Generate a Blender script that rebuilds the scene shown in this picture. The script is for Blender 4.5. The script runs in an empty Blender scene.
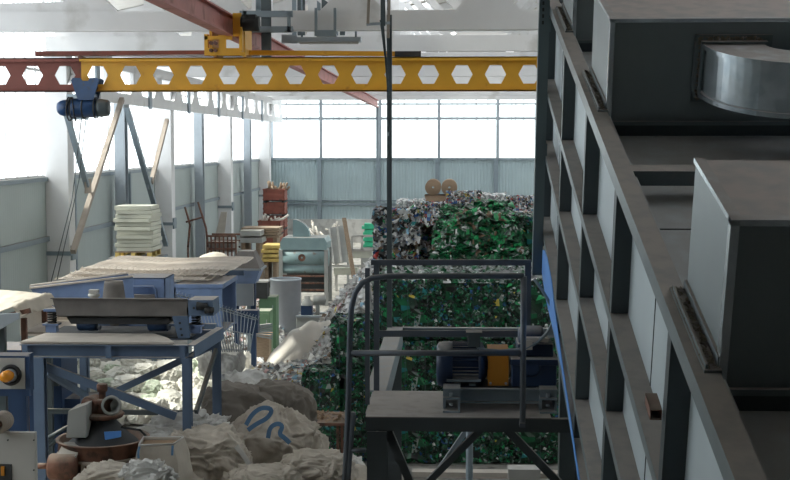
import bpy, bmesh, math, random
from mathutils import Vector, Matrix, noise
R = random.Random(7)
sc = bpy.context.scene
COL = bpy.context.collection
rad = math.radians
# ------------------------------------------------------------------ camera
CAM = Vector((0, 0, 5.3)); F = 1300.0; PITCH = rad(4.27); YAW = rad(2.5)
cd = bpy.data.cameras.new('camera'); cam = bpy.data.objects.new('camera', cd); COL.objects.link(cam)
cam.location = CAM; cam.rotation_euler = (math.pi/2-PITCH, 0, YAW)
cd.sensor_width = 36; cd.lens = F/790*36; cd.clip_end = 500; cd.clip_start = .05
sc.camera = cam
CM = Matrix.Rotation(YAW, 3, 'Z') @ Matrix.Rotation(math.pi/2-PITCH, 3, 'X')
def ray(px, py): return (CM @ Vector(((px-395)/F, (240-py)/F, -1)))
def at(px, py, Y):
    d = ray(px, py); return CAM + d*(Y/d.y)
def atz(px, py, Z):
    d = ray(px, py); return CAM + d*((Z-CAM.z)/d.z)
def atx(px, py, X):
    d = ray(px, py); return CAM + d*(X/d.x)
# ------------------------------------------------------------------ materials
def mat(name, col, rough=.6, metal=0, var=.12, scale=3.0, bump=0, bscale=30, dust=0, dcol=(.34,.29,.24), alt=None, altamt=.5, altscale=4, spec=.5, stretch=None):
    m = bpy.data.materials.new(name); m.use_nodes = True
    nt = m.node_tree; N = nt.nodes; L = nt.links
    b = N['Principled BSDF']; b.inputs['Roughness'].default_value = rough; b.inputs['Metallic'].default_value = metal
    b.inputs['Specular IOR Level'].default_value = spec
    tc = N.new('ShaderNodeTexCoord'); src = tc.outputs['Object']
    if stretch:
        mp = N.new('ShaderNodeMapping'); mp.inputs['Scale'].default_value = stretch; L.new(src, mp.inputs[0]); src = mp.outputs[0]
    nz = N.new('ShaderNodeTexNoise'); nz.inputs['Scale'].default_value = scale; nz.inputs['Detail'].default_value = 6; L.new(src, nz.inputs['Vector'])
    mr = N.new('ShaderNodeMapRange'); mr.inputs[1].default_value=.25; mr.inputs[2].default_value=.75; mr.inputs[3].default_value = 1-var; mr.inputs[4].default_value = 1+var; L.new(nz.outputs[0], mr.inputs[0])
    mx = N.new('ShaderNodeMix'); mx.data_type='RGBA'; mx.blend_type='MULTIPLY'; mx.inputs[0].default_value=1
    mx.inputs[6].default_value = (*col, 1); L.new(mr.outputs[0], mx.inputs[7])
    out = mx.outputs[2]
    if alt:
        n2 = N.new('ShaderNodeTexNoise'); n2.inputs['Scale'].default_value = altscale; n2.inputs['Detail'].default_value = 8; L.new(src, n2.inputs['Vector'])
        cr = N.new('ShaderNodeMapRange'); cr.inputs[1].default_value = 1-altamt-.06+.0; cr.inputs[2].default_value = 1-altamt+.08; L.new(n2.outputs[0], cr.inputs[0])
        m2 = N.new('ShaderNodeMix'); m2.data_type='RGBA'; L.new(cr.outputs[0], m2.inputs[0]); L.new(out, m2.inputs[6]); m2.inputs[7].default_value=(*alt,1); out = m2.outputs[2]
    if dust:
        g = N.new('ShaderNodeNewGeometry'); sp = N.new('ShaderNodeSeparateXYZ'); L.new(g.outputs['Normal'], sp.inputs[0])
        d1 = N.new('ShaderNodeMapRange'); d1.inputs[1].default_value=.45; d1.inputs[2].default_value=.9; d1.inputs[4].default_value = dust; L.new(sp.outputs[2], d1.inputs[0])
        n3 = N.new('ShaderNodeTexNoise'); n3.inputs['Scale'].default_value = 9; n3.inputs['Detail'].default_value=8; L.new(tc.outputs['Object'], n3.inputs['Vector'])
        d2 = N.new('ShaderNodeMapRange'); d2.inputs[1].default_value=.3; d2.inputs[2].default_value=.55; d2.inputs[3].default_value=.6; L.new(n3.outputs[0], d2.inputs[0])
        mu = N.new('ShaderNodeMath'); mu.operation='MULTIPLY'; L.new(d1.outputs[0], mu.inputs[0]); L.new(d2.outputs[0], mu.inputs[1])
        m3 = N.new('ShaderNodeMix'); m3.data_type='RGBA'; L.new(mu.outputs[0], m3.inputs[0]); L.new(out, m3.inputs[6]); m3.inputs[7].default_value=(*dcol,1); out = m3.outputs[2]
        if metal: 
            iv = N.new('ShaderNodeMath'); iv.operation='MULTIPLY_ADD'; iv.inputs[1].default_value=-metal; iv.inputs[2].default_value=metal; L.new(mu.outputs[0], iv.inputs[0]); L.new(iv.outputs[0], b.inputs['Metallic'])
        ro = N.new('ShaderNodeMath'); ro.operation='MULTIPLY_ADD'; ro.inputs[1].default_value=.92-rough; ro.inputs[2].default_value=rough; L.new(mu.outputs[0], ro.inputs[0]); L.new(ro.outputs[0], b.inputs['Roughness'])
    L.new(out, b.inputs['Base Color'])
    if bump:
        nb = N.new('ShaderNodeTexNoise'); nb.inputs['Scale'].default_value = bscale; nb.inputs['Detail'].default_value=5; L.new(src, nb.inputs['Vector'])
        bp = N.new('ShaderNodeBump'); bp.inputs['Strength'].default_value = bump; bp.inputs['Distance'].default_value=.02; L.new(nb.outputs[0], bp.inputs['Height']); L.new(bp.outputs[0], b.inputs['Normal'])
    return m
def ribbed(name, col, axis, freq, depth=.5, rough=.5, var=.05, dirt=None):
    m = mat(name, col, rough, 0, var, 1.2)
    nt = m.node_tree; N = nt.nodes; L = nt.links; b = N['Principled BSDF']
    tc = N.new('ShaderNodeTexCoord'); w = N.new('ShaderNodeTexWave'); w.wave_type='BANDS'; w.bands_direction = axis; w.inputs['Scale'].default_value = freq; w.wave_profile='TRI'
    L.new(tc.outputs['Object'], w.inputs[0]); bp = N.new('ShaderNodeBump'); bp.inputs['Strength'].default_value = depth; bp.inputs['Distance'].default_value=.03
    cr = N.new('ShaderNodeMapRange'); cr.inputs[1].default_value=.35; cr.inputs[2].default_value=.5; L.new(w.outputs[0], cr.inputs[0])
    L.new(cr.outputs[0], bp.inputs['Height']); L.new(bp.outputs[0], b.inputs['Normal'])
    return m
M = {}
M['concrete'] = mat('painted_concrete', (.68,.68,.69), .8, var=.06, scale=1.5, bump=.15, bscale=8, alt=(.5,.49,.48), altamt=.33, altscale=1.2)
M['floor'] = mat('dusty_floor', (.26,.25,.23), .9, var=.25, scale=1.5, bump=.3, alt=(.16,.15,.14), altamt=.45)
M['plinth'] = mat('concrete_plinth', (.5,.49,.47), .9, var=.12, alt=(.32,.31,.3), altamt=.4, altscale=2)
M['roof'] = mat('roof_slab', (.74,.71,.67), .9, var=.08)
M['dado_l'] = ribbed('wall_panel_left', (.35,.40,.395), 'Y', 2.2, .25)
M['dado_b'] = ribbed('wall_panel_back', (.36,.45,.48), 'X', 1.9, .8)
M['gsteel'] = mat('grey_steel', (.075,.095,.105), .45, .2, var=.15, dust=.85, dcol=(.27,.235,.2))
M['psteel'] = mat('platform_dark_steel', (.05,.06,.067), .5, .2, var=.15, dust=.85, dcol=(.3,.27,.25))
M['rsteel'] = mat('railing_steel', (.085,.10,.125), .45, .2, var=.1, dust=.4)
M['gsteel2'] = mat('blue_grey_painted_steel', (.20,.245,.28), .5, .1, var=.1, dust=.6)
M['lsteel'] = mat('light_steel', (.33,.37,.41), .45, .2, var=.08)
M['frame_out'] = mat('housing_frame_steel', (.15,.18,.19), .42, .35, var=.12, scale=6, dust=.95, dcol=(.36,.32,.295), alt=(.2,.2,.2), altamt=.34, altscale=14)
M['frame_dk'] = mat('housing_post_steel', (.055,.07,.078), .45, .2, var=.1, dust=.9, dcol=(.36,.32,.3))
M['post_g'] = mat('green_grey_post', (.10,.135,.145), .45, .2, var=.1, dust=.5)
M['panel'] = mat('housing_panel_sheet', (.43,.49,.52), .5, .35, var=.10, scale=2.5, dust=.7, stretch=(1,.6,.25), dcol=(.34,.305,.29))
M['hood'] = mat('hood_galvanised_sheet', (.22,.255,.265), .42, .55, var=.1, scale=2, dust=.97, dcol=(.46,.40,.375))
M['galv'] = mat('bright_galvanised', (.62,.68,.72), .27, .85, var=.2, scale=5, dust=.93, dcol=(.38,.34,.32), alt=(.50,.57,.62), altamt=.45, altscale=12)
M['sealant'] = mat('dirty_sealant', (.20,.17,.13), .9, var=.4, scale=30, bump=.8, bscale=60, alt=(.45,.42,.38), altamt=.4, altscale=40)
M['yellow'] = mat('yellow_crane_paint', (.70,.36,.025), .5, var=.10, scale=2, alt=(.5,.22,.02), altamt=.3, altscale=5, dust=.3)
M['maroon'] = mat('red_oxide_paint', (.20,.055,.04), .6, var=.15, alt=(.1,.05,.03), altamt=.35)
M['runway'] = mat('faded_red_paint', (.42,.16,.145), .6, var=.2, scale=1.5, alt=(.26,.09,.07), altamt=.4, altscale=3)
M['blue_hoist'] = mat('hoist_blue_paint', (.018,.06,.16), .4, var=.25, scale=6, alt=(.05,.05,.06), altamt=.35, altscale=8)
M['blue'] = mat('machine_blue_paint', (.18,.26,.45), .5, var=.12, dust=.85, dcol=(.46,.41,.35), alt=(.15,.22,.36), altamt=.4)
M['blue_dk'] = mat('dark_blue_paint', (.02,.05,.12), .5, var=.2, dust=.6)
M['stand_blue'] = mat('stand_blue_paint', (.115,.17,.265), .5, var=.12, dust=.85, dcol=(.45,.4,.35))
M['motor_blue'] = mat('gearmotor_blue', (.012,.03,.075), .5, var=.2, dust=.95, dcol=(.38,.35,.32))
M['bright_blue'] = mat('bright_blue_sheet', (.10,.30,.75), .5, var=.08)
M['dusty'] = mat('dust_covered_steel', (.50,.45,.40), .9, var=.12, scale=6, bump=.2)
M['dusty_dk'] = mat('dusty_brown_grey', (.17,.155,.145), .8, var=.2, scale=5, dust=.8, dcol=(.40,.36,.33))
M['black'] = mat('black_rubber', (.015,.015,.017), .6)
M['dark'] = mat('mottled_dark', (.03,.032,.035), .7, var=.3)
M['rust'] = mat('rusty_iron', (.16,.075,.05), .75, var=.3, scale=8, bump=.3, alt=(.07,.04,.03), altamt=.45, altscale=7, dust=.6)
M['tanbrace'] = mat('dusty_brace_steel', (.30,.255,.215), .7, var=.15)
M['orange'] = mat('orange_guard', (.55,.22,.02), .5, var=.1)
M['amber'] = mat('amber_lens', (.8,.3,.02), .25)
M['teal'] = mat('pale_teal_enamel', (.23,.33,.345), .5, var=.12, alt=(.16,.10,.07), altamt=.33, altscale=5, dust=.8, dcol=(.38,.355,.33))
M['greymach'] = mat('grey_machine_enamel', (.33,.34,.33), .6, var=.1, dust=.5)
M['cream'] = mat('cream_foam_panel', (.52,.525,.45), .8, var=.07)
M['white_met'] = mat('off_white_cabinet', (.45,.44,.42), .6, var=.08, alt=(.36,.33,.3), altamt=.32, altscale=5)
M['wood'] = mat('weathered_wood', (.27,.20,.14), .85, var=.25, scale=8, stretch=(1,6,6))
M['yellowwood'] = mat('yellow_timber', (.52,.38,.12), .8, var=.2, scale=6)
M['crate'] = mat('rust_red_crate', (.27,.085,.06), .7, var=.2, alt=(.15,.06,.045), altamt=.4)
M['greenplastic'] = mat('bright_green_plastic', (.05,.50,.28), .5)
M['greencab'] = mat('green_cabinet_paint', (.13,.24,.14), .6, var=.15, dust=.8, dcol=(.45,.42,.36))
M['tank'] = mat('dull_grey_tank', (.33,.345,.37), .6, .2, var=.12, scale=2)
M['cardboard'] = mat('brown_paper', (.30,.21,.14), .85, var=.15)
M['wire'] = mat('pale_wire_mesh', (.62,.56,.50), .7, var=.2)
M['sack'] = mat('white_woven_sack', (.68,.66,.60), .8, var=.15, scale=4, bump=.35, bscale=9, alt=(.42,.45,.38), altamt=.36, altscale=2.5)
M['sack_green'] = mat('greenish_white_sack', (.50,.56,.44), .8, var=.2, scale=5, bump=.3, bscale=9, alt=(.62,.62,.55), altamt=.42, altscale=4)
M['sack_tan'] = mat('dusty_tan_sack', (.47,.42,.36), .85, var=.15, scale=4, bump=.35, bscale=8, alt=(.33,.285,.235), altamt=.4, altscale=3)
M['sack_dk'] = mat('dark_dusty_sheet', (.17,.15,.13), .85, var=.2, scale=4, bump=.35, bscale=8)
M['film'] = mat('translucent_film', (.58,.57,.55), .5, var=.2, scale=6, bump=.5, bscale=12, alt=(.38,.36,.34), altamt=.42)
M['tarp'] = mat('pale_tarpaulin', (.60,.56,.51), .7, var=.08, scale=3, bump=.2, bscale=6)
M['cloth'] = mat('pale_canvas', (.52,.47,.40), .8, var=.12, scale=4)
M['strap_blue'] = mat('blue_webbing', (.10,.21,.37), .7)
M['strap_white'] = mat('white_webbing', (.55,.54,.53), .7)
for n, c, r in (('g_dark',(.008,.035,.018),.35),('g_mid',(.012,.11,.045),.3),('g_bright',(.02,.30,.10),.3),('clear',(.30,.34,.33),.25),('tealf',(.02,.19,.20),.3),
                ('whitef',(.66,.66,.66),.4),('clearw',(.48,.48,.47),.35),('redf',(.38,.04,.035),.4),('bluef',(.03,.10,.30),.35),('brownf',(.17,.11,.07),.5),('blackf',(.012,.012,.014),.4),
                ('yellowf',(.55,.42,.06),.4),('greyf',(.22,.22,.23),.4),('pinkf',(.45,.28,.28),.4),('skyf',(.25,.45,.60),.4)):
    M[n] = mat('shred_'+n, c, r, 0, .3, 9)
def glass(name, col, ribs=None):
    m = bpy.data.materials.new(name); m.use_nodes = True; nt = m.node_tree; N = nt.nodes; L = nt.links
    for n in list(N): N.remove(n)
    o = N.new('ShaderNodeOutputMaterial'); t = N.new('ShaderNodeBsdfTransparent'); t.inputs[0].default_value=(*col,1)
    g = N.new('ShaderNodeBsdfGlossy'); g.inputs['Roughness'].default_value=.25; g.inputs[0].default_value=(.8,.85,.85,1)
    mx = N.new('ShaderNodeMixShader'); mx.inputs[0].default_value=.06; L.new(t.outputs[0], mx.inputs[1]); L.new(g.outputs[0], mx.inputs[2]); L.new(mx.outputs[0], o.inputs[0])
    if ribs:
        tc = N.new('ShaderNodeTexCoord'); w = N.new('ShaderNodeTexWave'); w.bands_direction = ribs; w.inputs['Scale'].default_value=.5; L.new(tc.outputs['Object'], w.inputs[0])
        cr = N.new('ShaderNodeValToRGB'); cr.color_ramp.elements[0].position=.0; cr.color_ramp.elements[0].color=(col[0]*.72,col[1]*.76,col[2]*.76,1); cr.color_ramp.elements[1].position=.035; cr.color_ramp.elements[1].color=(*col,1)
        L.new(w.outputs[0], cr.inputs[0]); L.new(cr.outputs[0], t.inputs[0])
    return m
M['pane_y'] = glass('polycarbonate_pane_left', (.93,.96,.96), 'Y')
M['pane_x'] = glass('polycarbonate_pane_back', (.93,.97,.96), 'X')
M['skylight'] = glass('skylight_pane', (.9,.92,.92))

# ------------------------------------------------------------------ mesh builder
class MB:
    def __init__(s): s.bm = bmesh.new(); s.mi = 0; s.smooth = False
    def _tag(s, faces):
        for f in faces: f.material_index = s.mi; f.smooth = s.smooth
    def hexa(s, v8):
        vs = [s.bm.verts.new(v) for v in v8]
        fs = [s.bm.faces.new([vs[i] for i in q]) for q in ((3,2,1,0),(4,5,6,7),(0,1,5,4),(1,2,6,5),(2,3,7,6),(3,0,4,7))]
        s._tag(fs); return s
    def box(s, a, b):
        x0,x1 = sorted((a[0],b[0])); y0,y1 = sorted((a[1],b[1])); z0,z1 = sorted((a[2],b[2]))
        return s.hexa([(x0,y0,z0),(x1,y0,z0),(x1,y1,z0),(x0,y1,z0),(x0,y0,z1),(x1,y0,z1),(x1,y1,z1),(x0,y1,z1)])
    def obox(s, c, size, rz=0, rx=0, ry=0):
        m = Matrix.Translation(c) @ Matrix.Rotation(rz,4,'Z') @ Matrix.Rotation(ry,4,'Y') @ Matrix.Rotation(rx,4,'X')
        h = [d/2 for d in size]
        return s.hexa([m @ Vector(p) for p in ((-h[0],-h[1],-h[2]),(h[0],-h[1],-h[2]),(h[0],h[1],-h[2]),(-h[0],h[1],-h[2]),(-h[0],-h[1],h[2]),(h[0],-h[1],h[2]),(h[0],h[1],h[2]),(-h[0],h[1],h[2]))])
    def frame(s, p, q, up=(0,0,1)):
        p = Vector(p); q = Vector(q); d = (q-p).normalized(); u = Vector(up)
        if abs(d.dot(u)) > .98: u = Vector((0,1,0))
        sd = d.cross(u).normalized(); u = sd.cross(d).normalized(); return p, q, d, sd, u
    def beam(s, p, q, w, h, up=(0,0,1)):
        p, q, d, sd, u = s.frame(p, q, up); a = sd*w/2; b = u*h/2
        return s.hexa([p-a-b,p+a-b,q+a-b,q-a-b,p-a+b,p+a+b,q+a+b,q-a+b])
    def ibeam(s, p, q, w, h, t=.015, up=(0,0,1)):
        p, q, d, sd, u = s.frame(p, q, up)
        s.beam(p+u*(h/2-t/2), q+u*(h/2-t/2), w, t, u); s.beam(p-u*(h/2-t/2), q-u*(h/2-t/2), w, t, u); s.beam(p, q, t, h-2*t, u); return s
    def channel(s, p, q, w, h, t=.012, side=1, up=(0,0,1)):
        p, q, d, sd, u = s.frame(p, q, up)
        s.beam(p+u*(h/2-t/2), q+u*(h/2-t/2), w, t, u); s.beam(p-u*(h/2-t/2), q-u*(h/2-t/2), w, t, u)
        o = sd*side*(w/2-t/2); s.beam(p+o, q+o, t, h-2*t, u); return s
    def tube(s, pts, r, n=10, cap=True, rs=None):
        pts = [Vector(p) for p in pts]; rings = []; prev = None
        for i, p in enumerate(pts):
            d = ((pts[i+1]-p) if i+1 < len(pts) else (p-pts[i-1])).normalized()
            if 0 < i < len(pts)-1: d = ((pts[i+1]-p).normalized()+(p-pts[i-1]).normalized()).normalized()
            if prev is None: u = d.orthogonal().normalized()
            else: u = (prev - d*prev.dot(d)).normalized()
            prev = u; v = d.cross(u); rr = rs[i] if rs else r
            rings.append([s.bm.verts.new(p+(u*math.cos(2*math.pi*k/n)+v*math.sin(2*math.pi*k/n))*rr) for k in range(n)])
        fs = []
        for a, b in zip(rings, rings[1:]):
            for k in range(n): fs.append(s.bm.faces.new((a[k],a[(k+1)%n],b[(k+1)%n],b[k])))
        s._tag(fs)
        for f in fs: f.smooth = True
        if cap: s._tag([s.bm.faces.new(rings[0][::-1]), s.bm.faces.new(rings[-1])])
        return s
    def lathe(s, base, prof, axis=(0,0,1), n=28):
        ax = Vector(axis).normalized(); u = ax.orthogonal().normalized(); v = ax.cross(u); base = Vector(base); rings = []
        for r, h in prof:
            rings.append([s.bm.verts.new(base+ax*h+(u*math.cos(2*math.pi*k/n)+v*math.sin(2*math.pi*k/n))*max(r,.0005)) for k in range(n)])
        for a, b in zip(rings, rings[1:]):
            for k in range(n):
                f = s.bm.faces.new((a[k],a[(k+1)%n],b[(k+1)%n],b[k])); f.smooth = True; f.material_index = s.mi
        return s
    def prism(s, pts, off):
        off = Vector(off); a = [s.bm.verts.new(p) for p in pts]; b = [s.bm.verts.new(Vector(p)+off) for p in pts]; n = len(a)
        fs = [s.bm.faces.new(a[::-1]), s.bm.faces.new(b)]
        for k in range(n): fs.append(s.bm.faces.new((a[k],a[(k+1)%n],b[(k+1)%n],b[k])))
        s._tag(fs); return s
    def grid(s, f, nu, nv):
        vs = [[s.bm.verts.new(f(i/nu, j/nv)) for j in range(nv+1)] for i in range(nu+1)]
        for i in range(nu):
            for j in range(nv):
                q = s.bm.faces.new((vs[i][j],vs[i+1][j],vs[i+1][j+1],vs[i][j+1])); q.smooth = True; q.material_index = s.mi
        return s
    def flake(s, c, nrm, size, rng):
        nrm = Vector(nrm).normalized(); tilt = Vector((rng.uniform(-1,1),rng.uniform(-1,1),rng.uniform(-1,1)))*.7
        n = (nrm+tilt).normalized(); u = n.orthogonal().normalized(); a = rng.uniform(0,6.28); u = (Matrix.Rotation(a,3,n) @ u); v = n.cross(u)
        w = size*rng.uniform(.5,1.2); h = size*rng.uniform(.3,.8); c = Vector(c)+nrm*size*.12
        p = [c-u*w-v*h*rng.uniform(.4,1), c+u*w*rng.uniform(.3,1)-v*h, c+u*w+v*h*rng.uniform(.3,1), c-u*w*rng.uniform(.3,1)+v*h]
        m = c+n*size*rng.uniform(-.4,.4)
        vs = [s.bm.verts.new(q) for q in p]; vm = s.bm.verts.new(m)
        for k in range(4):
            f = s.bm.faces.new((vs[k],vs[(k+1)%4],vm)); f.material_index = s.mi
    def mesh(s, name, mats, origin=(0,0,0), bevel=0, fixn=True):
        if fixn: bmesh.ops.recalc_face_normals(s.bm, faces=s.bm.faces)
        o = Vector(origin)
        if o.length: bmesh.ops.translate(s.bm, verts=s.bm.verts, vec=-o)
        me = bpy.data.meshes.new(name); s.bm.to_mesh(me); s.bm.free()
        for m in (mats if isinstance(mats,(list,tuple)) else [mats]): me.materials.append(M[m] if isinstance(m,str) else m)
        return me
def thing(name, label, cat, loc=(0,0,0), group=None, rz=0):
    o = bpy.data.objects.new(name, None); COL.objects.link(o); o.location = loc; o.rotation_euler = (0,0,rz); o.empty_display_size=.2
    o['label'] = label; o['category'] = cat
    if group: o['group'] = group
    return o
def wloc(o):
    v = Vector(o.location)
    while o.parent: o = o.parent; v += Vector(o.location)
    return v
SPLIT = {'base_beam','foot','support_leg','vibration_motor','strap','end_strap','wheel','bolt','spring_seat','band','motor_feet','guard_bolt','latch','stiffener_plate','hanger_rod','suspension_rod',
         'hanging_cable','cross_bar','bearer','block','beam','rail','slot','top_bracket','splice_bolts','leg','feet','panel_seam','chute_wall','girder_strap','trolley_plate','screw','slat','motor_lug','pipe','deck_board'}
def clusters(mb):
    bm = mb.bm; seen = set(); isl = []
    for v in bm.verts:
        if v in seen: continue
        st, comp = [v], []; seen.add(v)
        while st:
            a = st.pop(); comp.append(a)
            for e in a.link_edges:
                b = e.other_vert(a)
                if b not in seen: seen.add(b); st.append(b)
        lo = [min(c.co[i] for c in comp) for i in range(3)]; hi = [max(c.co[i] for c in comp) for i in range(3)]; isl.append([lo, hi, comp])
    done = False
    while not done:
        done = True
        for i in range(len(isl)):
            for j in range(i+1, len(isl)):
                a, b = isl[i], isl[j]
                if all(a[0][k] <= b[1][k]+.012 and b[0][k] <= a[1][k]+.012 for k in range(3)):
                    isl[i] = [[min(a[0][k],b[0][k]) for k in range(3)],[max(a[1][k],b[1][k]) for k in range(3)],a[2]+b[2]]; isl.pop(j); done = False; break
            if not done: break
    if len(isl) == 1: return [mb]
    out = []
    for _, _, comp in isl:
        m2 = MB(); mp = {v: m2.bm.verts.new(v.co) for v in comp}; fs = set(f for v in comp for f in v.link_faces)
        for f in fs: g = m2.bm.faces.new([mp[v] for v in f.verts]); g.smooth = f.smooth; g.material_index = f.material_index
        out.append(m2)
    bm.free(); return out
def part(name, mb, m, parent, label=None, bevel=0, kind=None):
    """mb is in world coordinates (parents never rotated while building)"""
    if name in SPLIT:
        cs = clusters(mb)
        if len(cs) > 1:
            for c in cs: r = part1(name, c, m, parent, label, bevel, kind)
            return r
        mb = cs[0]
    return part1(name, mb, m, parent, label, bevel, kind)
def part1(name, mb, m, parent, label=None, bevel=0, kind=None):
    o = bpy.data.objects.new(name, mb.mesh(name, m, wloc(parent))); COL.objects.link(o); o.parent = parent
    if label: o['label'] = label
    if kind: o['kind'] = kind
    if bevel:
        b = o.modifiers.new('bevel','BEVEL'); b.width = bevel; b.segments = 2; b.limit_method='ANGLE'
    return o
def solo(name, mb, m, label, cat, loc=None, group=None, kind=None, bevel=0):
    loc = Vector(loc) if loc is not None else Vector((0,0,0))
    o = bpy.data.objects.new(name, mb.mesh(name, m, loc)); COL.objects.link(o); o.location = loc
    o['label'] = label; o['category'] = cat
    if group: o['group'] = group
    if kind: o['kind'] = kind
    if bevel:
        b = o.modifiers.new('bevel','BEVEL'); b.width = bevel; b.segments = 2; b.limit_method='ANGLE'
    return o
def struct(name, mb, m, parent=None):
    o = bpy.data.objects.new(name, mb.mesh(name, m, wloc(parent) if parent else (0,0,0))); COL.objects.link(o)
    if parent: o.parent = parent
    else: o['kind'] = 'structure'
    return o
def copy_tree(o, parent=None):
    c = o.copy(); COL.objects.link(c); c.parent = parent
    for ch in list(o.children): copy_tree(ch, c)
    return c
ORD = ['first','second','third','fourth','fifth','sixth','seventh','eighth','ninth','tenth','eleventh','twelfth']

# ------------------------------------------------------------------ hall shell
XL, XR, YB, YF = -9.66, 11.0, 69.0, -9.0
ZC, ZE = 4.45, 8.9          # cap of the solid wall, eaves
COLS = [30.8+5.7*k for k in range(-7, 7)]
struct('floor', MB().box((XL-.3,YF-.3,-.3),(XR+.3,YB+.3,0)), 'floor')
struct('wall_left', MB().box((XL-.15,YF,0),(XL,YB,ZC)), 'dado_l')
struct('wall_back', MB().box((XL-.15,YB,1.25),(XR,YB+.15,ZC-.03)), 'dado_b')
struct('trim_1', MB().box((XL,YB-.12,0),(XR,YB+.15,1.25)), 'plinth')
struct('wall_right', MB().box((XR,YF,0),(XR+.15,YB,ZC+1)), 'dado_l')
struct('wall_front', MB().box((XL-.15,YF-.15,0),(XR,YF,ZE+2.4)), 'floor')
mb = MB()
mb.box((XL,YF,ZC-.06),(XL+.07,YB,ZC+.04)); mb.box((XL,YF,2.96),(XL+.08,YB,3.08))
for k, c in enumerate(COLS): mb.box((XL,c+1.9,0),(XL+.09,c+2.02,ZC))
struct('trim_2', mb, 'gsteel2')
mb = MB()
mb.box((XL,YB-.09,ZC-.07),(XR,YB,ZC+.03)); mb.box((XL,YB-.09,1.98),(XR,YB,2.10)); mb.box((XL,YB-.09,2.22),(XR,YB,2.27))
struct('trim_3', mb, 'gsteel2')
# windows: left wall
wn = 0
ys = [c for c in COLS if c > 1]+[YB]
struct('wall_left_light_block', MB().box((XL-.15,YF,ZC),(XL,ys[0],8.9)), 'dado_l')  # unseen solid stretch, added to block window light from the front faces
for a, b in zip(ys, ys[1:]):
    wn += 1
    fr = MB(); x0, x1 = XL-.08, XL-.02
    for z in (ZC+.06, 7.0, ZE-.05): fr.box((x0,a,z-.03),(x1,b,z+.03))
    n = 8
    for k in range(n): yy = a+(b-a)*k/n; hw = .03 if k == 0 else .009; fr.box((x0+.02,yy-hw,ZC),(x1,yy+hw,ZE))
    w = struct('window_%d'%wn, fr, 'concrete')
    struct('pane', MB().box((XL-.14,a,ZC),(XL-.13,b,ZE)), 'pane_y', w)
xs = [XL]+[at(px,150,YB).x for px in (319.5,378.5,437.5,496)]
st = xs[-1]-xs[-2]
while xs[-1]+st < XR: xs.append(xs[-1]+st)
xs.append(XR)
for a, b in zip(xs, xs[1:]):
    wn += 1
    fr = MB(); y0, y1 = YB+.02, YB+.12
    for z, hh in ((ZC+.03,.04),(at(400,118.5,YB).z,.10),(7.35,.05),(ZE-.05,.05)): fr.box((a,y0-.04,z-hh/2-.02),(b,y1,z+hh/2+.02))
    fr.box((a+.0,y0-.1,ZC+.05),(a+.16,y1,ZE-.06))
    for k in (1,2): xx = a+(b-a)*k/3; fr.box((xx-.015,y0,ZC),(xx+.015,y0+.04,ZE))
    w = struct('window_%d'%wn, fr, 'lsteel')
    struct('pane', MB().box((a,YB+.13,ZC-.03),(b,YB+.14,ZE)), 'pane_x', w)
mb = MB()
for x in xs[1:-1]: mb.box((x-.11,YB-.12,1.25),(x+.11,YB-.0,ZC))
struct('trim_4', mb, 'gsteel2')
# right wall clerestory
for a, b in zip([c for c in COLS if c > 30], [c for c in COLS if c > 30][1:]+[YB]):
    wn += 1
    fr = MB()
    for z in (ZC+1.03, ZE-.05): fr.box((XR+.02,a,z-.03),(XR+.08,b,z+.03))
    for k in range(4): yy = a+(b-a)*k/3; fr.box((XR+.02,yy-.03,ZC+1),(XR+.08,yy+.03,ZE))
    w = struct('window_%d'%wn, fr, 'lsteel')
    struct('pane', MB().box((XR+.13,a,ZC+1),(XR+.14,b,ZE)), 'pane_y', w)
struct('wall_right_front', MB().box((XR,YF,ZC+1),(XR+.15,[c for c in COLS if c>30][0],ZE)), 'dado_l')
# roof with rooflight strips; near right stretch is unseen, added for top light
xm = (XL+XR)/2; ZR = 11.2
def rz(x): return ZE+(ZR-ZE)*(1-abs(x-xm)/((XR-XL)/2))
mb = MB()
def slab(x0, x1, y0, y1, t=.18):
    mb.hexa([(x0,y0,rz(x0)),(x1,y0,rz(x1)),(x1,y1,rz(x1)),(x0,y1,rz(x0)),(x0,y0,rz(x0)+t),(x1,y0,rz(x1)+t),(x1,y1,rz(x1)+t),(x0,y1,rz(x0)+t)])
S1, S2, S3, S4 = xm-3.6, xm-1.4, xm+3.4, xm+6.0; YSK = 27
slab(XL-.3,S1,YF,YB+.3); slab(S2,xm,YF,YB+.3); slab(xm,S3,YF,YB+.3); slab(S4,XR+.3,YF,YB+.3); slab(S1,S2,YF,YSK,.15); slab(S3,S4,YF,6,.15)
for c in range(YSK+6, 70, 6):
    slab(S1,S2,c,min(c+.9,YB),.15); slab(S3,S4,c,min(c+.9,YB),.15)
struct('ceiling', mb, 'roof')
mb = MB(); slab(S1,S2,YSK,YB,.02); slab(S3,S4,6,YB,.02)
w = struct('window_%d'%(wn+1), mb, 'skylight')

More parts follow.
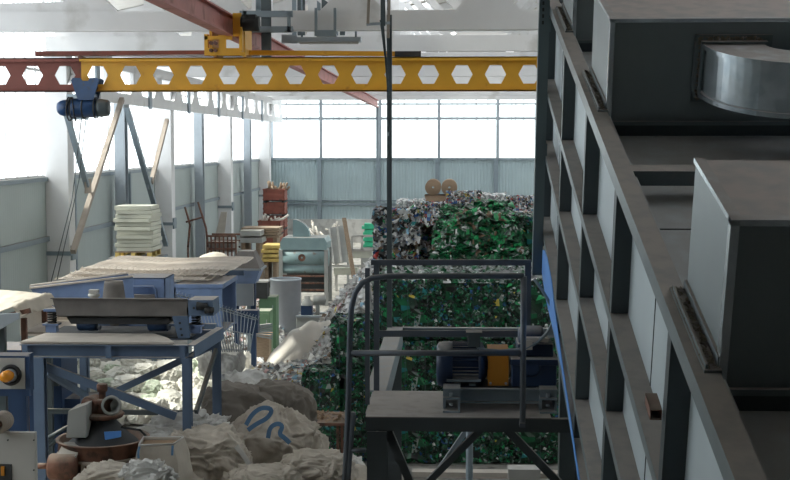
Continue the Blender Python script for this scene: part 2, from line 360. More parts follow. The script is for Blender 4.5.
# columns
cl = {31.2:'white concrete column nearest the camera on the left wall, beside the diagonal brace'}
wide = [c for k, c in enumerate(COLS) if k % 2 == 1]   # every 11.4 m
lab_c = ['white concrete column at the left wall, nearest of the row, behind the hoist cables','white concrete column behind the stack of cream panels','white concrete column third along the left wall beside the leaning scrap board','white concrete column in the far left corner behind the red crates']
lab_s = ['grey steel column rising between the two diagonal braces, behind the cream panels','slim grey steel column between second and third white concrete columns','slim grey steel column farthest along the left wall near the red crates']
ic = is_ = 0
for k, c in enumerate(COLS):
    if c < 30: continue
    if round((c-30.8)/5.7) % 2 == 0:
        x0, x1 = -9.66, -9.1
        mb = MB().box((x0,c-.25,0),(x1,c+.25,7.42))
        t = thing('concrete_column', lab_c[min(ic,3)], 'column', (x0+.3,c,0), 'concrete columns along the left wall'); ic += 1
        part('shaft', mb, 'concrete', t, bevel=.015)
        part('steel_bracket', MB().box((x0-.02,c-.29,2.62),(x1+.04,c+.29,2.72)).box((x1-.02,c-.2,2.5),(x1+.05,c+.2,2.85)), 'gsteel2', t, 'grey steel bracket')
        if ic == 1: part('top_bracket', MB().box((x1,c-.3,6.35),(x1+.5,c-.2,6.45)).box((x1,c-.3,5.85),(x1+.5,c-.2,5.95)), 'gsteel2', t, 'grey steel arm')
    else:
        t = thing('steel_column', lab_s[min(is_,2)], 'column', (-9.35,c,0), 'steel columns along the left wall'); is_ += 1
        part('shaft', MB().ibeam((-9.35,c,0),(-9.35,c,6.5),.3,.36,.03,(0,1,0)), 'lsteel', t)
        part('base_plate', MB().box((-9.58,c-.22,0),(-9.12,c+.22,.05)), 'gsteel2', t)
# white crane girder beam along left wall with openings
mb = MB(); za, zb, zc_ = 6.42, 6.62, 7.25
y0, y1 = 31.2, 68.6
mb.box((-9.09,y0,za-.06),(-8.95,y1,zb+.02)); mb.box((-9.09,y0,zc_),(-8.95,y1,zc_+.3))
y = y0
while y < y1: mb.prism([(-9.08,y-.75,zb),(-9.08,y+.75,zb),(-9.08,y+.35,zb+.3),(-9.08,y+.4,zc_),(-9.08,y-.4,zc_),(-9.08,y-.35,zb+.3)],(.11,0,0)); y += 2.85
solo('eaves_girder', mb, 'concrete', 'white openwork girder running along the top of the left wall windows', 'girder', (-9.1,y0,za))
y = y0+1.4; k = 0
while y < y1 and k < 6:
    solo('girder_strap', MB().box((-8.95,y-.14,6.3),(-8.89,y+.14,7.3)), 'gsteel2', 'short grey steel strap on the white girder above left windows, %s from the camera'%ORD[k], 'strap', (-8.9,y,6.3), 'straps on the white girder'); y += 5.7; k += 1
# diagonal braces
def brace(pts, w, label, m='tanbrace'):
    t = thing('diagonal_brace', label, 'brace', at(*pts[0][0],pts[0][2][0] if False else 33), 'wall braces')
    return t
XBR = -8.85
def on(px, py): return atx(px, py, XBR)
t = thing('wall_brace', 'tan diagonal steel brace nearest on the left wall, left of the grey steel column', 'brace', on(73,252), 'diagonal wall braces')
part('strut', MB().beam(on(122,99), on(73,252), .12, .12), 'tanbrace', t)
part('short_strut', MB().beam(on(66,112), on(87,186), .12,.1), 'gsteel2', t, 'grey short strut')
part('gusset', MB().obox(on(88,186),(.03,.5,.35)), 'tanbrace', t)
t = thing('wall_brace', 'grey diagonal steel brace descending behind the stack of cream panels', 'brace', on(166,245), 'diagonal wall braces')
part('strut', MB().beam(on(126,106), on(166,245), .14, .12), 'gsteel2', t)
part('short_strut', MB().beam(on(167,120), on(151,183), .12,.12), 'tanbrace', t, 'tan short strut')
part('gusset', MB().obox(on(150,183),(.03,.6,.35)), 'gsteel2', t)
# roof trusses
for k in range(-1, 7):
    c = 24.8+5.7*(k+1)-0 if False else 24.9+5.7*(k+1)
    if c > YB-.5: continue
    zb0 = 7.43; zt = zb0+.37
    mb = MB().box((XL+.1,c-.14,zb0),(XR-.1,c+.14,zt))
    span = XR-XL; n = 8; seg = (span-.2)/n
    for i in range(n+1):
        x = XL+.1+seg*i; xt = x; top = rz(x)-.25
        w0, w1 = .62, .26
        if 0 < i < n and top-zt>.3:
            mb.prism([(x-w0,c-.1,zt),(x+w0,c-.1,zt),(x+w1,c-.1,zt+.35),(x+w1*.6,c-.1,top),(x-w1*.6,c-.1,top),(x-w1,c-.1,zt+.35)], (0,.2,0))
    for s in (-1,1):
        e = XL+.1 if s < 0 else XR-.1
        mb.beam((e,c,rz(e)-.15),(xm,c,ZR-.15),.24,.26)
    for i in range(n):
        xa = XL+.1+seg*i; xb = xa+seg
        if i < n/2: pa, pb = (xa+.2,c,rz(xa)-.3 if i else zt+.05), (xb,c,zt+.1)
        else: pa, pb = (xa,c,zt+.1), (xb-.2,c,rz(xb)-.3 if i<n-1 else zt+.05)
        mb.beam(pa, pb, .16, .2)
    lab = ['white concrete roof truss nearest the camera, above the yellow crane girder','white concrete roof truss just behind the nearest one, above the yellow girder'][k+1] if k < 1 else 'white concrete roof truss beyond the second one, glimpsed through or under the yellow girder'
    solo('roof_truss', mb, 'concrete', lab, 'roof truss', (xm,c,zb0), 'concrete roof trusses')
# steel hangers & fixtures under roof
def hanger(px0, px1, Y, ytop, ybot, label, arms=()):
    a = at(px0,ybot,Y); b = at(px1,ybot,Y); w = b.x-a.x
    zt = rz(a.x)-.02
    t = thing('steel_hanger', label, 'hanger', ((a.x+b.x)/2,Y,zt), 'grey hangers under the roof')
    part('post', MB().ibeam(((a.x+b.x)/2,Y,a.z),((a.x+b.x)/2,Y,zt),w,w*.9,.02,(0,1,0)), 'gsteel', t)
    for (x0,x1,yy) in arms:
        p = at(x0,yy,Y-.12); q = at(x1,yy,Y-.12); part('arm', MB().beam(p,q,.1,.11), 'gsteel2', t)
    return t
t = hanger(262,271,24.2,0,58,'thick grey steel hanger with cross arms left of the lamp fixture',[(240,293,14),(240,293,29.5)])
part('end_strap', MB().beam(at(245,32,24.05),at(245,11,24.05),.06,.04).beam(at(289,32,24.05),at(289,11,24.05),.06,.04),'gsteel2',t)
hanger(298,305,33,0,56,'grey steel hanger just right of the armed one')
hanger(322,328,33,0,56,'slim grey steel hanger above the hanging lamp fixture')
hanger(340,345,34,0,50,'slim grey steel hanger near the tall pole, right of the lamp fixture')
t = hanger(387,389,27,0,30,'thin grey steel drop rod behind the top of tall pole')
mb = MB()
for px in (316,335): mb.beam(at(px,8,24.6),at(px,36,24.6),.05,.07)
t = thing('clamp_strap', 'pair of grey clamp straps wrapped round the nearest white truss', 'strap', at(325,36,24.6)); part('strap', mb, 'gsteel2', t)
part('saddle', MB().box(at(317,31,24.7), at(336,36,24.5)), 'gsteel2', t)
p = at(292,40,25.6); q = at(361,40,25.6)
t = thing('lamp_fixture', 'long grey lamp fixture hanging under the nearest white truss', 'lamp', p)
part('housing', MB().box((p.x,25.5,p.z-.04),(q.x,25.75,p.z+.05)).box((p.x-.2,25.55,p.z-.06),(p.x+.1,25.7,p.z+.1)), 'lsteel', t)
part('diffuser', MB().box((p.x+.15,25.53,p.z-.075),(q.x-.05,25.72,p.z-.04)), 'white_met', t)
part('suspension_rod', MB().tube([(p.x+.2,25.6,p.z),(p.x+.2,25.6,rz(p.x+.2))],.02).tube([(q.x-.1,25.6,p.z),(q.x-.1,25.6,rz(q.x))],.02), 'gsteel2', t)

# ------------------------------------------------------------------ crane
YC = 22.0
z0 = at(300,91.5,YC).z; z1 = at(300,57.5,YC).z
pitch = 33.2*YC/F; hx0 = at(328.5,74,YC).x
zt_h = at(300,65.5,YC).z; zb_h = at(300,84,YC).z
def castell(i0, i1, xa=None, xb=None):
    mb = MB(); t = .02; bm = mb.bm; faces = []
    zm = (zt_h+zb_h)/2; hw = 10.6*YC/F; ht = 5.6*YC/F
    for i in range(i0, i1):
        c = hx0+i*pitch; a, b = c-pitch/2, c+pitch/2
        V = lambda x,z: bm.verts.new((x,YC-t/2,z))
        A,B,C,D = V(a,z0),V(b,z0),V(b,z1),V(a,z1); l,r = V(c-hw,zm),V(c+hw,zm); tl,tr = V(c-ht,zt_h),V(c+ht,zt_h); bl,br = V(c-ht,zb_h),V(c+ht,zb_h)
        faces += [bm.faces.new((D,C,tr,tl)), bm.faces.new((A,bl,br,B)), bm.faces.new((A,D,tl,l,bl)), bm.faces.new((B,br,r,tr,C))]
    r = bmesh.ops.extrude_face_region(bm, geom=faces)
    bmesh.ops.translate(bm, verts=[v for v in r['geom'] if isinstance(v, bmesh.types.BMVert)], vec=(0,t,0))
    bmesh.ops.remove_doubles(bm, verts=bm.verts, dist=.0005)
    xa, xb = hx0+(i0-.5)*pitch, hx0+(i1-.5)*pitch
    mb.box((xa,YC-.12,z1-.02),(xb,YC+.12,z1)); mb.box((xa,YC-.10,z0),(xb,YC+.10,z0+.02))
    mb.box((xa,YC-.12,z1-.065),(xb,YC-.108,z1)); mb.box((xa,YC-.10,z0-.0),(xb,YC-.09,z0+.03))
    return mb, xa, xb
crane = thing('bridge_crane', 'yellow overhead crane girder with hexagonal holes and a maroon left end', 'crane', (hx0,YC,z0))
isplit = round((at(77,74,YC).x-hx0)/pitch)+1
mb, xa, xb = castell(isplit, 16); part('girder', mb, 'yellow', crane)
mb, xa2, xb2 = castell(isplit-5, isplit); part('girder_end', mb, 'maroon', crane, 'maroon painted girder end')
mb = MB()
mb.box((xa-.02,YC-.13,z1-.02),(xa+.05,YC+.13,z1+.02))
for k in (-1,1): mb.tube([(xa,YC+.1*k,z1),(xa,YC+.1*k,z1+.05)],.015,8)
part('splice_bolts', mb, 'rust', crane)
zr = at(300,53,YC+.1).z
part('top_rail', MB().beam(at(36,53.5,YC+.25), at(214,52.5,YC+.25),.1,.07), 'maroon', crane, 'maroon bracing bar')
part('top_rail', MB().beam(at(222,52.5,YC+.25), at(405,54,YC+.25),.1,.08), 'yellow', crane)
part('rail_end', MB().beam(at(395,54,YC+.23), at(421,54,YC+.23),.11,.09), 'dark', crane, 'scorched dark bar end')
part('cable_rod', MB().beam(at(36,56,YC-.1), at(260,56,YC-.1),.02,.02), 'rust', crane)
# red runway beam
XRW = at(232,52,YC).x; zr0 = at(378,112,65).z
zr0 = 5.3+1.765; zr1 = zr0+.35
run = thing('runway_beam', 'long faded red steel runway beam receding to the back wall', 'beam', (XRW,YF+1,zr0))
mb = MB().ibeam((XRW,YF+1,(zr0+zr1)/2),(XRW,65.0,(zr0+zr1)/2),.2,.35,.03)
part('ibeam', mb, 'runway', run)
mb = MB()
for c in COLS:
    if 10 < c < 66: mb.box((XRW-.05,c-.05,zr1),(XRW+.05,c+.05,rz(XRW)))
part('hanger_rod', mb, 'gsteel2', run)
part('end_drop', MB().beam((XRW,64.9,zr0),(XRW,64.9,4.4),.12,.12), 'gsteel2', run)
XR2 = 9.2
# end truck on runway
t = thing('crane_trolley', 'yellow crane end truck with black motor riding under the red beam', 'crane trolley', (XRW,YC,zr0))
mb = MB(); zt0 = z1+.0
a = at(211,50,YC-.4); b = at(246,50,YC-.4)
fz = YC-.55
for dx in (-.26,.24): mb.box((XRW+dx-.02,YC-.55,z1),(XRW+dx+.02,YC+.5,zr0+.34))
mb.box((XRW-.36,fz-.03,z1),(XRW+.30,fz,z1+.12)); mb.box((XRW-.36,fz-.03,z1+.12),(XRW-.30,fz+.1,zr0+.02)); mb.box((XRW-.12,fz-.04,z1+.05),(XRW+.0,fz,zr0+.02)); mb.box((XRW+.22,fz-.06,z1),(XRW+.32,fz,zr0+.1)); mb.box((XRW-.36,fz-.03,zr0-.07),(XRW+.1,fz,zr0-.01))
mb.box((XRW-.05,fz-.06,zr0-.02),(XRW+.26,fz,zr0+.36)) if False else mb.box((XRW+.12,fz-.06,zr0-.02),(XRW+.26,fz,zr0+.36))
part('frame', mb, 'yellow', t)
mb = MB()
for dx in (-.24,-.17): 
    for zz in (.08,.2): c = Vector((XRW+dx,fz-.02,z1+zz)); mb.tube([c,c+Vector((0,-.08,0))],.03,12)
part('roller_box', mb, 'rust', t)
c0 = Vector((XRW+.27,fz-.12,zr0+.18))
part('motor', MB().tube([c0,c0+Vector((.22,0,0)),c0+Vector((.30,0,0))],.12,16).box((c0.x+.02,c0.y-.1,c0.z-.02),(c0.x+.25,c0.y+.1,c0.z+.14)), 'black', t, 'black travel motor')
part('motor_bracket', MB().box((c0.x-.01,c0.y-.1,z1+.05),(c0.x+.03,c0.y+.1,c0.z)), 'yellow', t)
# hoist
h = thing('electric_hoist', 'dark blue electric chain hoist hanging under the left of the yellow girder', 'hoist', at(83,92,YC))
mb = MB(); c = at(85.5,88,YC-.14)
for s in (-.14,.14):
    mb.prism([(c.x-.24,YC+s,c.z+.13),(c.x-.21,YC+s,c.z+.17),(c.x-.08,YC+s,c.z+.17),(c.x-.05,YC+s,c.z+.12),(c.x+.05,YC+s,c.z+.12),(c.x+.08,YC+s,c.z+.17),(c.x+.21,YC+s,c.z+.17),(c.x+.24,YC+s,c.z+.13),(c.x+.18,YC+s,c.z-.05),(c.x+.14,YC+s,c.z-.17),(c.x-.14,YC+s,c.z-.17),(c.x-.18,YC+s,c.z-.05)], (0,.02 if s>0 else -.02,0))
mb.box((c.x-.13,YC-.15,c.z-.2),(c.x+.13,YC+.15,c.z-.1))
part('trolley_plate', mb, 'blue_hoist', h)
mb = MB()
for s in (-1,1):
    for dx in (-.15,.15): p = Vector((c.x+dx,YC+s*.12,z0+.06)); mb.tube([p,p+Vector((0,-.05*s,0))],.05,14)
part('wheel', mb, 'dark', h)
p0 = at(58,108,YC); p1 = at(110,108,YC); zc = p0.z; L = p1.x-p0.x
dh = part('drum_housing', MB().lathe((p0.x+L*.28,YC,zc),[(0,0),(.16,0),(.165,.02),(.165,L*.42),(.155,L*.43),(.155,L*.47),(0,L*.47)],(1,0,0)), 'blue_hoist', h)
part('motor', MB().lathe((p0.x,YC,zc+.0),[(0,0),(.09,0),(.12,.04),(.14,.1),(.14,L*.27),(0,L*.27)],(1,0,0)), 'blue_hoist', h)
part('gear_cover', MB().lathe((p0.x+L*.76,YC,zc),[(0,0),(.15,0),(.155,.06),(.14,.17),(.12,.2),(0,.2)],(1,0,0)), 'gsteel', h, 'grey gear cover')
mb = MB()
for f in (.27,.5,.73): mb.lathe((p0.x+L*f,YC,zc),[(.17,-.012),(.182,-.012),(.182,.012),(.17,.012)],(1,0,0))
part('band', mb, 'dark', dh)
mb = MB(); pp = []
for k in range(30): a_ = k*.55; pp.append((p0.x+L*.22+.004*k+.05*math.sin(a_*.7),YC-.17*math.cos(a_)*.6-.09,zc+.2*math.sin(a_)-.02))
mb.tube(pp,.012,6); part('cable_loop', mb, 'black', h)
mb = MB()
mb.tube([at(82,116,YC-.02), at(72,200,YC-.3), at(49,290,YC-.6)],.009,6); mb.tube([at(86,118,YC-.02),at(79,180,YC-.3),at(57,280,YC-.6)],.009,6)
part('hanging_cable', mb, 'gsteel', h)

# ------------------------------------------------------------------ inclined conveyor housing (right)
AL = rad(16.1); U = Vector((0,math.cos(AL),math.sin(AL))); NV = Vector((0,-math.sin(AL),math.cos(AL)))
def S(x,t,n): return CAM + Vector((x,0,0)) + U*t + NV*n
def tn(p): d = p-CAM; return d.dot(U), d.dot(NV)
def sbox(mb, x0,x1,t0,t1,n0,n1): return mb.hexa([S(x0,t0,n0),S(x1,t0,n0),S(x1,t1,n0),S(x0,t1,n0),S(x0,t0,n1),S(x1,t0,n1),S(x1,t1,n1),S(x0,t1,n1)])
X0 = .75; XW = 2.75; T0 = 1.4
NTOP = -1.80
endp = [tn(atx(px,py,X0)) for px,py in ((541,0),(531,275))]
T1 = 11.0
RAILS = [NTOP, -2.48, -3.0, -3.67]; NBOT = -3.99
hs = thing('conveyor_housing', 'large inclined grey steel conveyor housing with framed side panels filling the right', 'conveyor', S(X0,T0,NBOT))
PD = .085
for i, n in enumerate(RAILS+[NBOT+.06]):
    mb = MB()
    if i == 0:
        sbox(mb, X0, X0+.085, T0, T1, n-.075, n)
    else:
        sbox(mb, X0, X0+PD, T0, T1, n-.055, n)
    part('top_rail' if i == 0 else 'side_rail', mb, 'frame_out', hs)
TP = [10.45, 8.65, 7.1, 5.68, 4.1, 2.6]
alln = RAILS+[NBOT]
for tp in TP:
    mb = MB()
    for a, b in zip(alln, alln[1:]): sbox(mb, X0+.004, X0+PD, tp, tp+.07, b+.005, a-.055)
    part('post', mb, 'frame_dk', hs, 'dark post face')
mb = MB(); sbox(mb, X0+PD, X0+PD+.02, T0, T1, NBOT, NTOP-.03); part('side_panel', mb, 'panel', hs, 'pale galvanised sheet')
mb = MB(); # seams in the sheets
for tp in TP[:-1]: sbox(mb, X0+PD-.003, X0+PD+.002, tp-.75, tp-.742, NBOT+.1, NTOP-.1)
part('panel_seam', mb, 'dark', hs)
mb = MB(); sbox(mb, XW-.02, XW, T0, T1, NBOT, NTOP-.03); part('far_side_panel', mb, 'panel', hs)
mb = MB(); sbox(mb, X0+PD, XW, T0, T1, NTOP-.16, NTOP-.14); part('roof_sheet', mb, 'panel', hs, 'dust covered roof sheet')
mb = MB(); sbox(mb, X0+PD, XW, T0, T1, NBOT, NBOT+.02); part('floor_sheet', mb, 'panel', hs)
crs = [tn(atx(640,178,X0+.12))[0], 10.3, 2.1]
for tcr in crs:
    mb = MB(); sbox(mb, X0+.085, XW, tcr, tcr+.10, NTOP-.075, NTOP-.004); part('cross_member', mb, 'frame_out', hs)
for tcr in (3.70,6.87,9.02):
    mb = MB(); sbox(mb, X0+.085, XW, tcr-.01, tcr+.10, NTOP-.14, NTOP-.0755); part('cross_member', mb, 'frame_dk', hs, 'dark cross member under a hood')
mb = MB(); sbox(mb, X0+.12, XW, crs[0]-.42, crs[0]-.41, NTOP-.14, NTOP-.137); part('sheet_lap', mb, 'dark', hs)
mb = MB(); sbox(mb, X0-.005, X0+.10, T1-.02, T1+.13, NBOT+1.1, NTOP+1.5); 
ep = MB()
# end post: slotted angle standing just outside the frame
def plane_t(px,py,t):
    d = ray(px,py); k = t/d.dot(U); return CAM+d*k
TE = 10.0; na = tn(plane_t(535,275,TE))[1]; nb_ = tn(plane_t(543,0,TE))[1]+.5
xe = plane_t(541,0,TE).x; xe2 = plane_t(531,275,TE).x; xe = (xe+xe2)/2
sbox(ep, xe, xe+.08, TE, TE+.012, na, nb_); sbox(ep, xe, xe+.012, TE+.012, TE+.1, na, nb_); sbox(ep, xe+.068, xe+.08, TE+.012, TE+.1, na, nb_); sbox(ep, xe+.06, X0+.01, TE+.02, TE+.08, -3.0, -2.9); sbox(ep, xe+.06, X0+.01, TE+.02, TE+.08, -2.0, -1.9)
epo = part('end_post', ep, 'post_g', hs); mb.bm.free()
mb = MB()
for k in range(4):
    nn = tn(plane_t(543,3+6.5*k,TE))[1]; sbox(mb, xe+.022, xe+.038, TE-.003, TE+.002, nn-.014, nn+.014)
part('slot', mb, 'black', epo)
mb = MB().prism([atx(x_,y_,X0-.006) for x_,y_ in ((540.7,250),(541,265),(542.5,279),(546,300),(551,322),(555,338),(561.5,370),(569,420),(578,480),(579,480),(570.5,420),(563,370),(558.5,338),(556.5,322),(553.5,300),(551,279),(547,258),(544,250))],(.005,0,0))
part('blue_skirt', mb, 'bright_blue', hs, 'bright blue lower skirt sheet')
# square stub on side
p = atx(662,415,X0); tt, nn = tn(p); mb = MB()
[sbox(mb,a,b,tt,tt+.13,c,d) for a,b,c,d in ((X0-.042,X0-.038,nn-.02,nn+.02),(X0-.004,X0-.0,nn-.02,nn+.02),(X0-.042,X0,nn+.016,nn+.02),(X0-.042,X0,nn-.02,nn-.016))]; sbox(mb,X0-.04,X0-.002,tt+.1,tt+.11,nn-.018,nn+.018)
part('tube_stub', mb, 'rust', hs, 'rusty square tube stub')
# debris and lower support legs of the housing
mb = MB()
for tt_ in (10.3, 4.6):
    for x in (X0+.25, XW-.2):
        top = S(x,tt_,NBOT+.02); mb.beam((x,top.y,0),(x,top.y,top.z),.16,.16)
part('support_leg', mb, 'gsteel', hs)

def hood(t0, t1, ntop, x0, x1, label, grp='extraction hoods on the conveyor'):
    o = thing('extraction_hood', label, 'hood', S(x0,t0,NTOP), grp)
    mb = MB(); nb = NTOP-.075
    sbox(mb, x0, x1, t0, t1, nb, ntop); part('body', mb, 'hood', o, bevel=.008)
    mb = MB(); sbox(mb, x0-.006, x0+.02, t0-.012, t0+.03, nb, ntop+.005); sbox(mb, x0-.006, x1, t0-.012, t0+.03, ntop-.012, ntop+.008); sbox(mb,x0-.006,x0+.03,t0,t1,ntop-.01,ntop+.008)
    part('corner_seam', mb, 'galv', o, 'bright folded corner seam')
    mb = MB(); sbox(mb, x0-.05, x1, t0-.03, t0+.0, nb-.0, nb+.012); sbox(mb, x0-.05, x1, t0-.035, t0-.028, nb, nb+.022); sbox(mb, x0-.055, x0, t0-.03, t1+.02, nb+.075, nb+.085); sbox(mb, x0-.05, x0-.042, t0-.02, t1+.0, nb+.085, nb+.10); sbox(mb, x0-.010, x0, t0-.004, t1, nb+.06, nb+.12)
    sbox(mb, x0, x1, t1, t1+.04, nb-.03, nb)
    part('base_flange', mb, 'frame_out', o)
    mb = MB(); rg = random.Random(int(t0*100)); 
    for k in range(int(140*(t1-t0))+20):
        c = S(x0-.045+rg.random()*.035, t0-.02+rg.random()*(t1-t0+.03), nb+.089); mb.flake(c, NV, .012, rg)
    part('grit', mb, 'sealant', o, 'brown grit caught in the flange', kind='stuff')
    return o
XH = X0+.088
NH = -1.31
hood(3.70, 4.33, NH, XH, XW-.25, 'nearest square sheet metal hood on the conveyor roof, at lower right')
hood(6.87, 7.75, NH, XH, XW-.15, 'large dark sheet metal hood with the curved duct on its front')
hood(9.02, 9.9, NH+.35, XH, XW-.2, 'farthest sheet metal hood on the conveyor, cut by the top edge')
# elbow duct
pA = plane_t(704,44,6.86); pB = plane_t(762,44,6.86); pC = plane_t(704,92,6.86)
nA = tn(pA)[1]; nC = tn(pC)[1]; xA = pA.x; xB = pB.x
ro = (xB-xA)+.16; ri = .16; cx = xA+ro; tc_ = 6.86
el = thing('elbow_duct', 'shiny galvanised rectangular elbow duct curving from the hood towards the right', 'duct', S(cx,tc_,nC))
def arc(r,a,n,dt=0): return S(cx-r*math.cos(a), tc_-.05-r*math.sin(a), n)
K = 16; angs = [math.pi/2*k/K for k in range(K+1)]
def wall(r0,r1,n0,n1,m,name,label=None,ext=True):
    mb = MB(); rows = []
    sec = [(arc(r0,a,n0),arc(r1,a,n0),arc(r1,a,n1),arc(r0,a,n1)) for a in angs]
    sec = [tuple(p+U*.05 for p in sec[0])]+sec
    if ext: sec.append(tuple(p+Vector((1.4,0,0)) for p in sec[-1]))
    vv = [[mb.bm.verts.new(p) for p in s_] for s_ in sec]
    for a,b in zip(vv,vv[1:]):
        for k in range(4):
            f = mb.bm.faces.new((a[k],a[(k+1)%4],b[(k+1)%4],b[k])); f.smooth = False
    mb.bm.faces.new(vv[0][::-1]); mb.bm.faces.new(vv[-1]); return part(name, mb, m, el, label)
wall(ro-.006, ro, nC, nA, 'galv', 'outer_wall'); wall(ri, ri+.006, nC, nA, 'galv', 'inner_wall')
wall(ri-.006, ro+.006, nA, nA+.006, 'galv', 'top_sheet', 'dusty top sheet'); wall(ri-.006, ro+.006, nC-.006, nC, 'galv', 'bottom_sheet')
wall(ro, ro+.014, nA-.012, nA+.012, 'galv', 'seam'); wall(ro, ro+.014, nC-.012, nC+.012, 'galv', 'seam'); 
mb = MB()
for (x0,x1,n0,n1) in ((xA-.05,xA-.012,nC-.05,nA+.05),(xB+.012,xB+.05,nC-.05,nA+.05),(xA-.05,xB+.05,nA+.012,nA+.05),(xA-.05,xB+.05,nC-.05,nC-.012)):
    sbox(mb,x0,x1,tc_-.012,tc_+.005,n0,n1)
for (x0,x1,n0,n1) in ((xA-.02,xA-.008,nC-.02,nA+.02),(xA-.02,xB+.02,nA+.01,nA+.022)): sbox(mb,x0,x1,tc_-.05,tc_,n0,n1)
part('collar_flange', mb, 'frame_out', el)
mb = MB(); rg = random.Random(3)
for k in range(170):
    e = rg.random()
    c = S(xA-.03+rg.random()*.02, tc_-.015, nC-.04+e*(nA-nC+.08)) if k%2 else S(xA+e*(xB-xA), tc_-.015, nA+.02+rg.random()*.02)
    mb.flake(c, -U, .011, rg)
part('sealant_bead', mb, 'sealant', el, 'dirty lumpy sealant')

# ------------------------------------------------------------------ platform, railing, gearmotor
ZD = at(420,417,9.5).z; yb = 10.5
yb = atz(378,390.5,ZD).y
xl = at(365.5,417,9.5).x; xr = .74
pf = thing('machine_platform', 'grey steel machine platform on legs in the foreground beside the conveyor', 'platform', (xl,9.5,0))
part('deck_plate', MB().box((xl,9.5,ZD-.008),(xr,yb,ZD)), 'dusty_dk', pf, 'dust covered tread plate', )
part('front_beam', MB().channel((xl,9.53,ZD-.058),(.95,9.53,ZD-.058),.06,.1,.01,1), 'psteel', pf)
part('side_beam', MB().channel((xl+.03,9.56,ZD-.058),(xl+.03,yb,ZD-.058),.06,.1,.01,-1), 'psteel', pf)
# extending frame to the far cross beam
far = 14.2; xf = xl+.03
a = at(378,389,yb); 
part('long_beam', MB().box((xf-.10,yb,ZD-.012),(xf+.07,far,ZD)).box((xf+.055,yb,ZD-.2),(xf+.07,far,ZD-.012)).box((xf-.1,yb,ZD-.2),(xf+.07,far,ZD-.19)), 'gsteel2', pf, 'channel beam with dusty flange')
part('far_beam', MB().channel((xf-.10,far,ZD-.05),(1.5,far,ZD-.05),.08,.1,.012,-1), 'gsteel2', pf)
xr_leg = .9
for (x,y) in ((xl+.085,9.56),(at(394.5,400,13.9).x,13.9),(1.45,far-.05),(1.0,9.56)):
    part('leg', MB().ibeam((x,y,0),(x,y,ZD-.11),.15,.15,.012,(0,1,0)), 'psteel', pf)
part('brace', MB().beam(at(386,425,9.6),at(411,484,9.6),.06,.06), 'psteel', pf)
part('brace', MB().beam(at(487,423,9.62),at(405,505,9.62),.06,.05), 'psteel', pf)
part('brace', MB().beam(at(501,423,9.62),at(585,510,9.62),.06,.06), 'psteel', pf)
part('brace', MB().beam(at(468,428,12.5),at(425,490,12.5),.06,.05), 'gsteel2', pf)
part('inner_post', MB().tube([(at(469.5,440,12.4).x,12.4,0),(at(469.5,440,12.4).x,12.4,ZD-.02)],.035), 'gsteel2', pf)
part('lower_beam', MB().box(at(412,477,13.2), Vector((1.3,13.35,at(412,472,13.2).z))), 'dusty', pf)
part('junction_box', MB().box((at(508,470,13.1).x,13.0,at(508,480,13.1).z),(at(540,470,13.1).x,13.2,at(508,467,13.1).z)), 'white_met', pf)
zfr = at(440,390,10.0).z
rl = thing('guard_railing', 'grey tubular guard railing around the foreground machine platform', 'railing', (xl,9.4,ZD))
zt = at(440,276,9.4).z; zm = at(440,353,9.4).z
fx = at(523.5,300,9.4).x
pts = []
def p9(px,py): return at(px,py,9.4)
pts = [p9(344.5,486),p9(347,440),p9(349,380),p9(350,330),p9(351.5,307),p9(355,293),p9(362,283),p9(372,278),p9(387,276.3),p9(440,276),p9(524,276)]
part('front_top_rail', MB().tube(pts,.0215,12), 'rsteel', rl)
part('front_mid_rail', MB().tube([p9(351,353),p9(521,353)],.0215,12), 'rsteel', rl)
part('front_post', MB().tube([(fx,9.4,zt),(fx,9.4,ZD-.01)],.0225,12).box((fx-.02,9.4,ZD-.05),(fx+.02,9.5,ZD-.02)), 'rsteel', rl)
part('ladder_stile', MB().tube([p9(353,412),p9(351,440),p9(347,490)],.02,10), 'rsteel', rl)
part('ladder_rung', MB().tube([p9(350,450),p9(366,450)],.018,8), 'rsteel', rl)
yb2 = yb+.02
def pb(px,py): return at(px,py,yb2)
part('back_top_rail', MB().beam(pb(371,262.5),pb(531,262.5),.04,.045), 'rsteel', rl)
part('back_mid_rail', MB().beam(pb(375,333.5),pb(519,333.5),.03,.05), 'rsteel', rl)
part('back_post', MB().beam(pb(376.5,262),(pb(376.5,300).x,yb2,ZD-.02),.045,.045), 'rsteel', rl)
part('back_post', MB().beam(pb(528,262),(pb(528,300).x,yb2,ZD-.02),.05,.05), 'rsteel', rl)
part('side_post', MB().beam(at(367.5,268,9.9),at(367.5,404,9.9),.035,.05), 'rsteel', rl)
# tall pole with hanging frame
pm = thing('tall_pole', 'tall thin dark grey pole rising in front of the yellow girder', 'pole', at(389.5,329,far-.0))
pt = at(390.5,15,far); pbm = at(389.5,329,far)
part('shaft', MB().box((pbm.x-.0275,far-.03,pbm.z),(pbm.x+.0275,far+.03,pt.z)), 'gsteel', pm)
cy = far-.09
def pp_(px,py): return at(px,py,cy)
part('hanging_strip', MB().beam(pp_(371,-60),pp_(368,24),.03,.04), 'tanbrace', pm, 'tan hanging strip')
part('hanging_strip', MB().beam(pp_(391,-60),pp_(388,38),.03,.035), 'tanbrace', pm, 'tan hanging strip')
part('conduit', MB().beam(pp_(383,-60),pp_(383,26),.05,.05).beam(pp_(383,24),pp_(388.5,95),.022,.03).beam(pp_(380.5,20),pp_(387,70),.018,.03), 'gsteel', pm)
part('cross_bar', MB().beam(pp_(366.5,24.5),pp_(390,23),.04,.03), 'lsteel', pm, 'light grey cross bar')
part('clip', MB().box(pp_(387,132),pp_(389,136)+Vector((0,.04,0))), 'lsteel', pm)
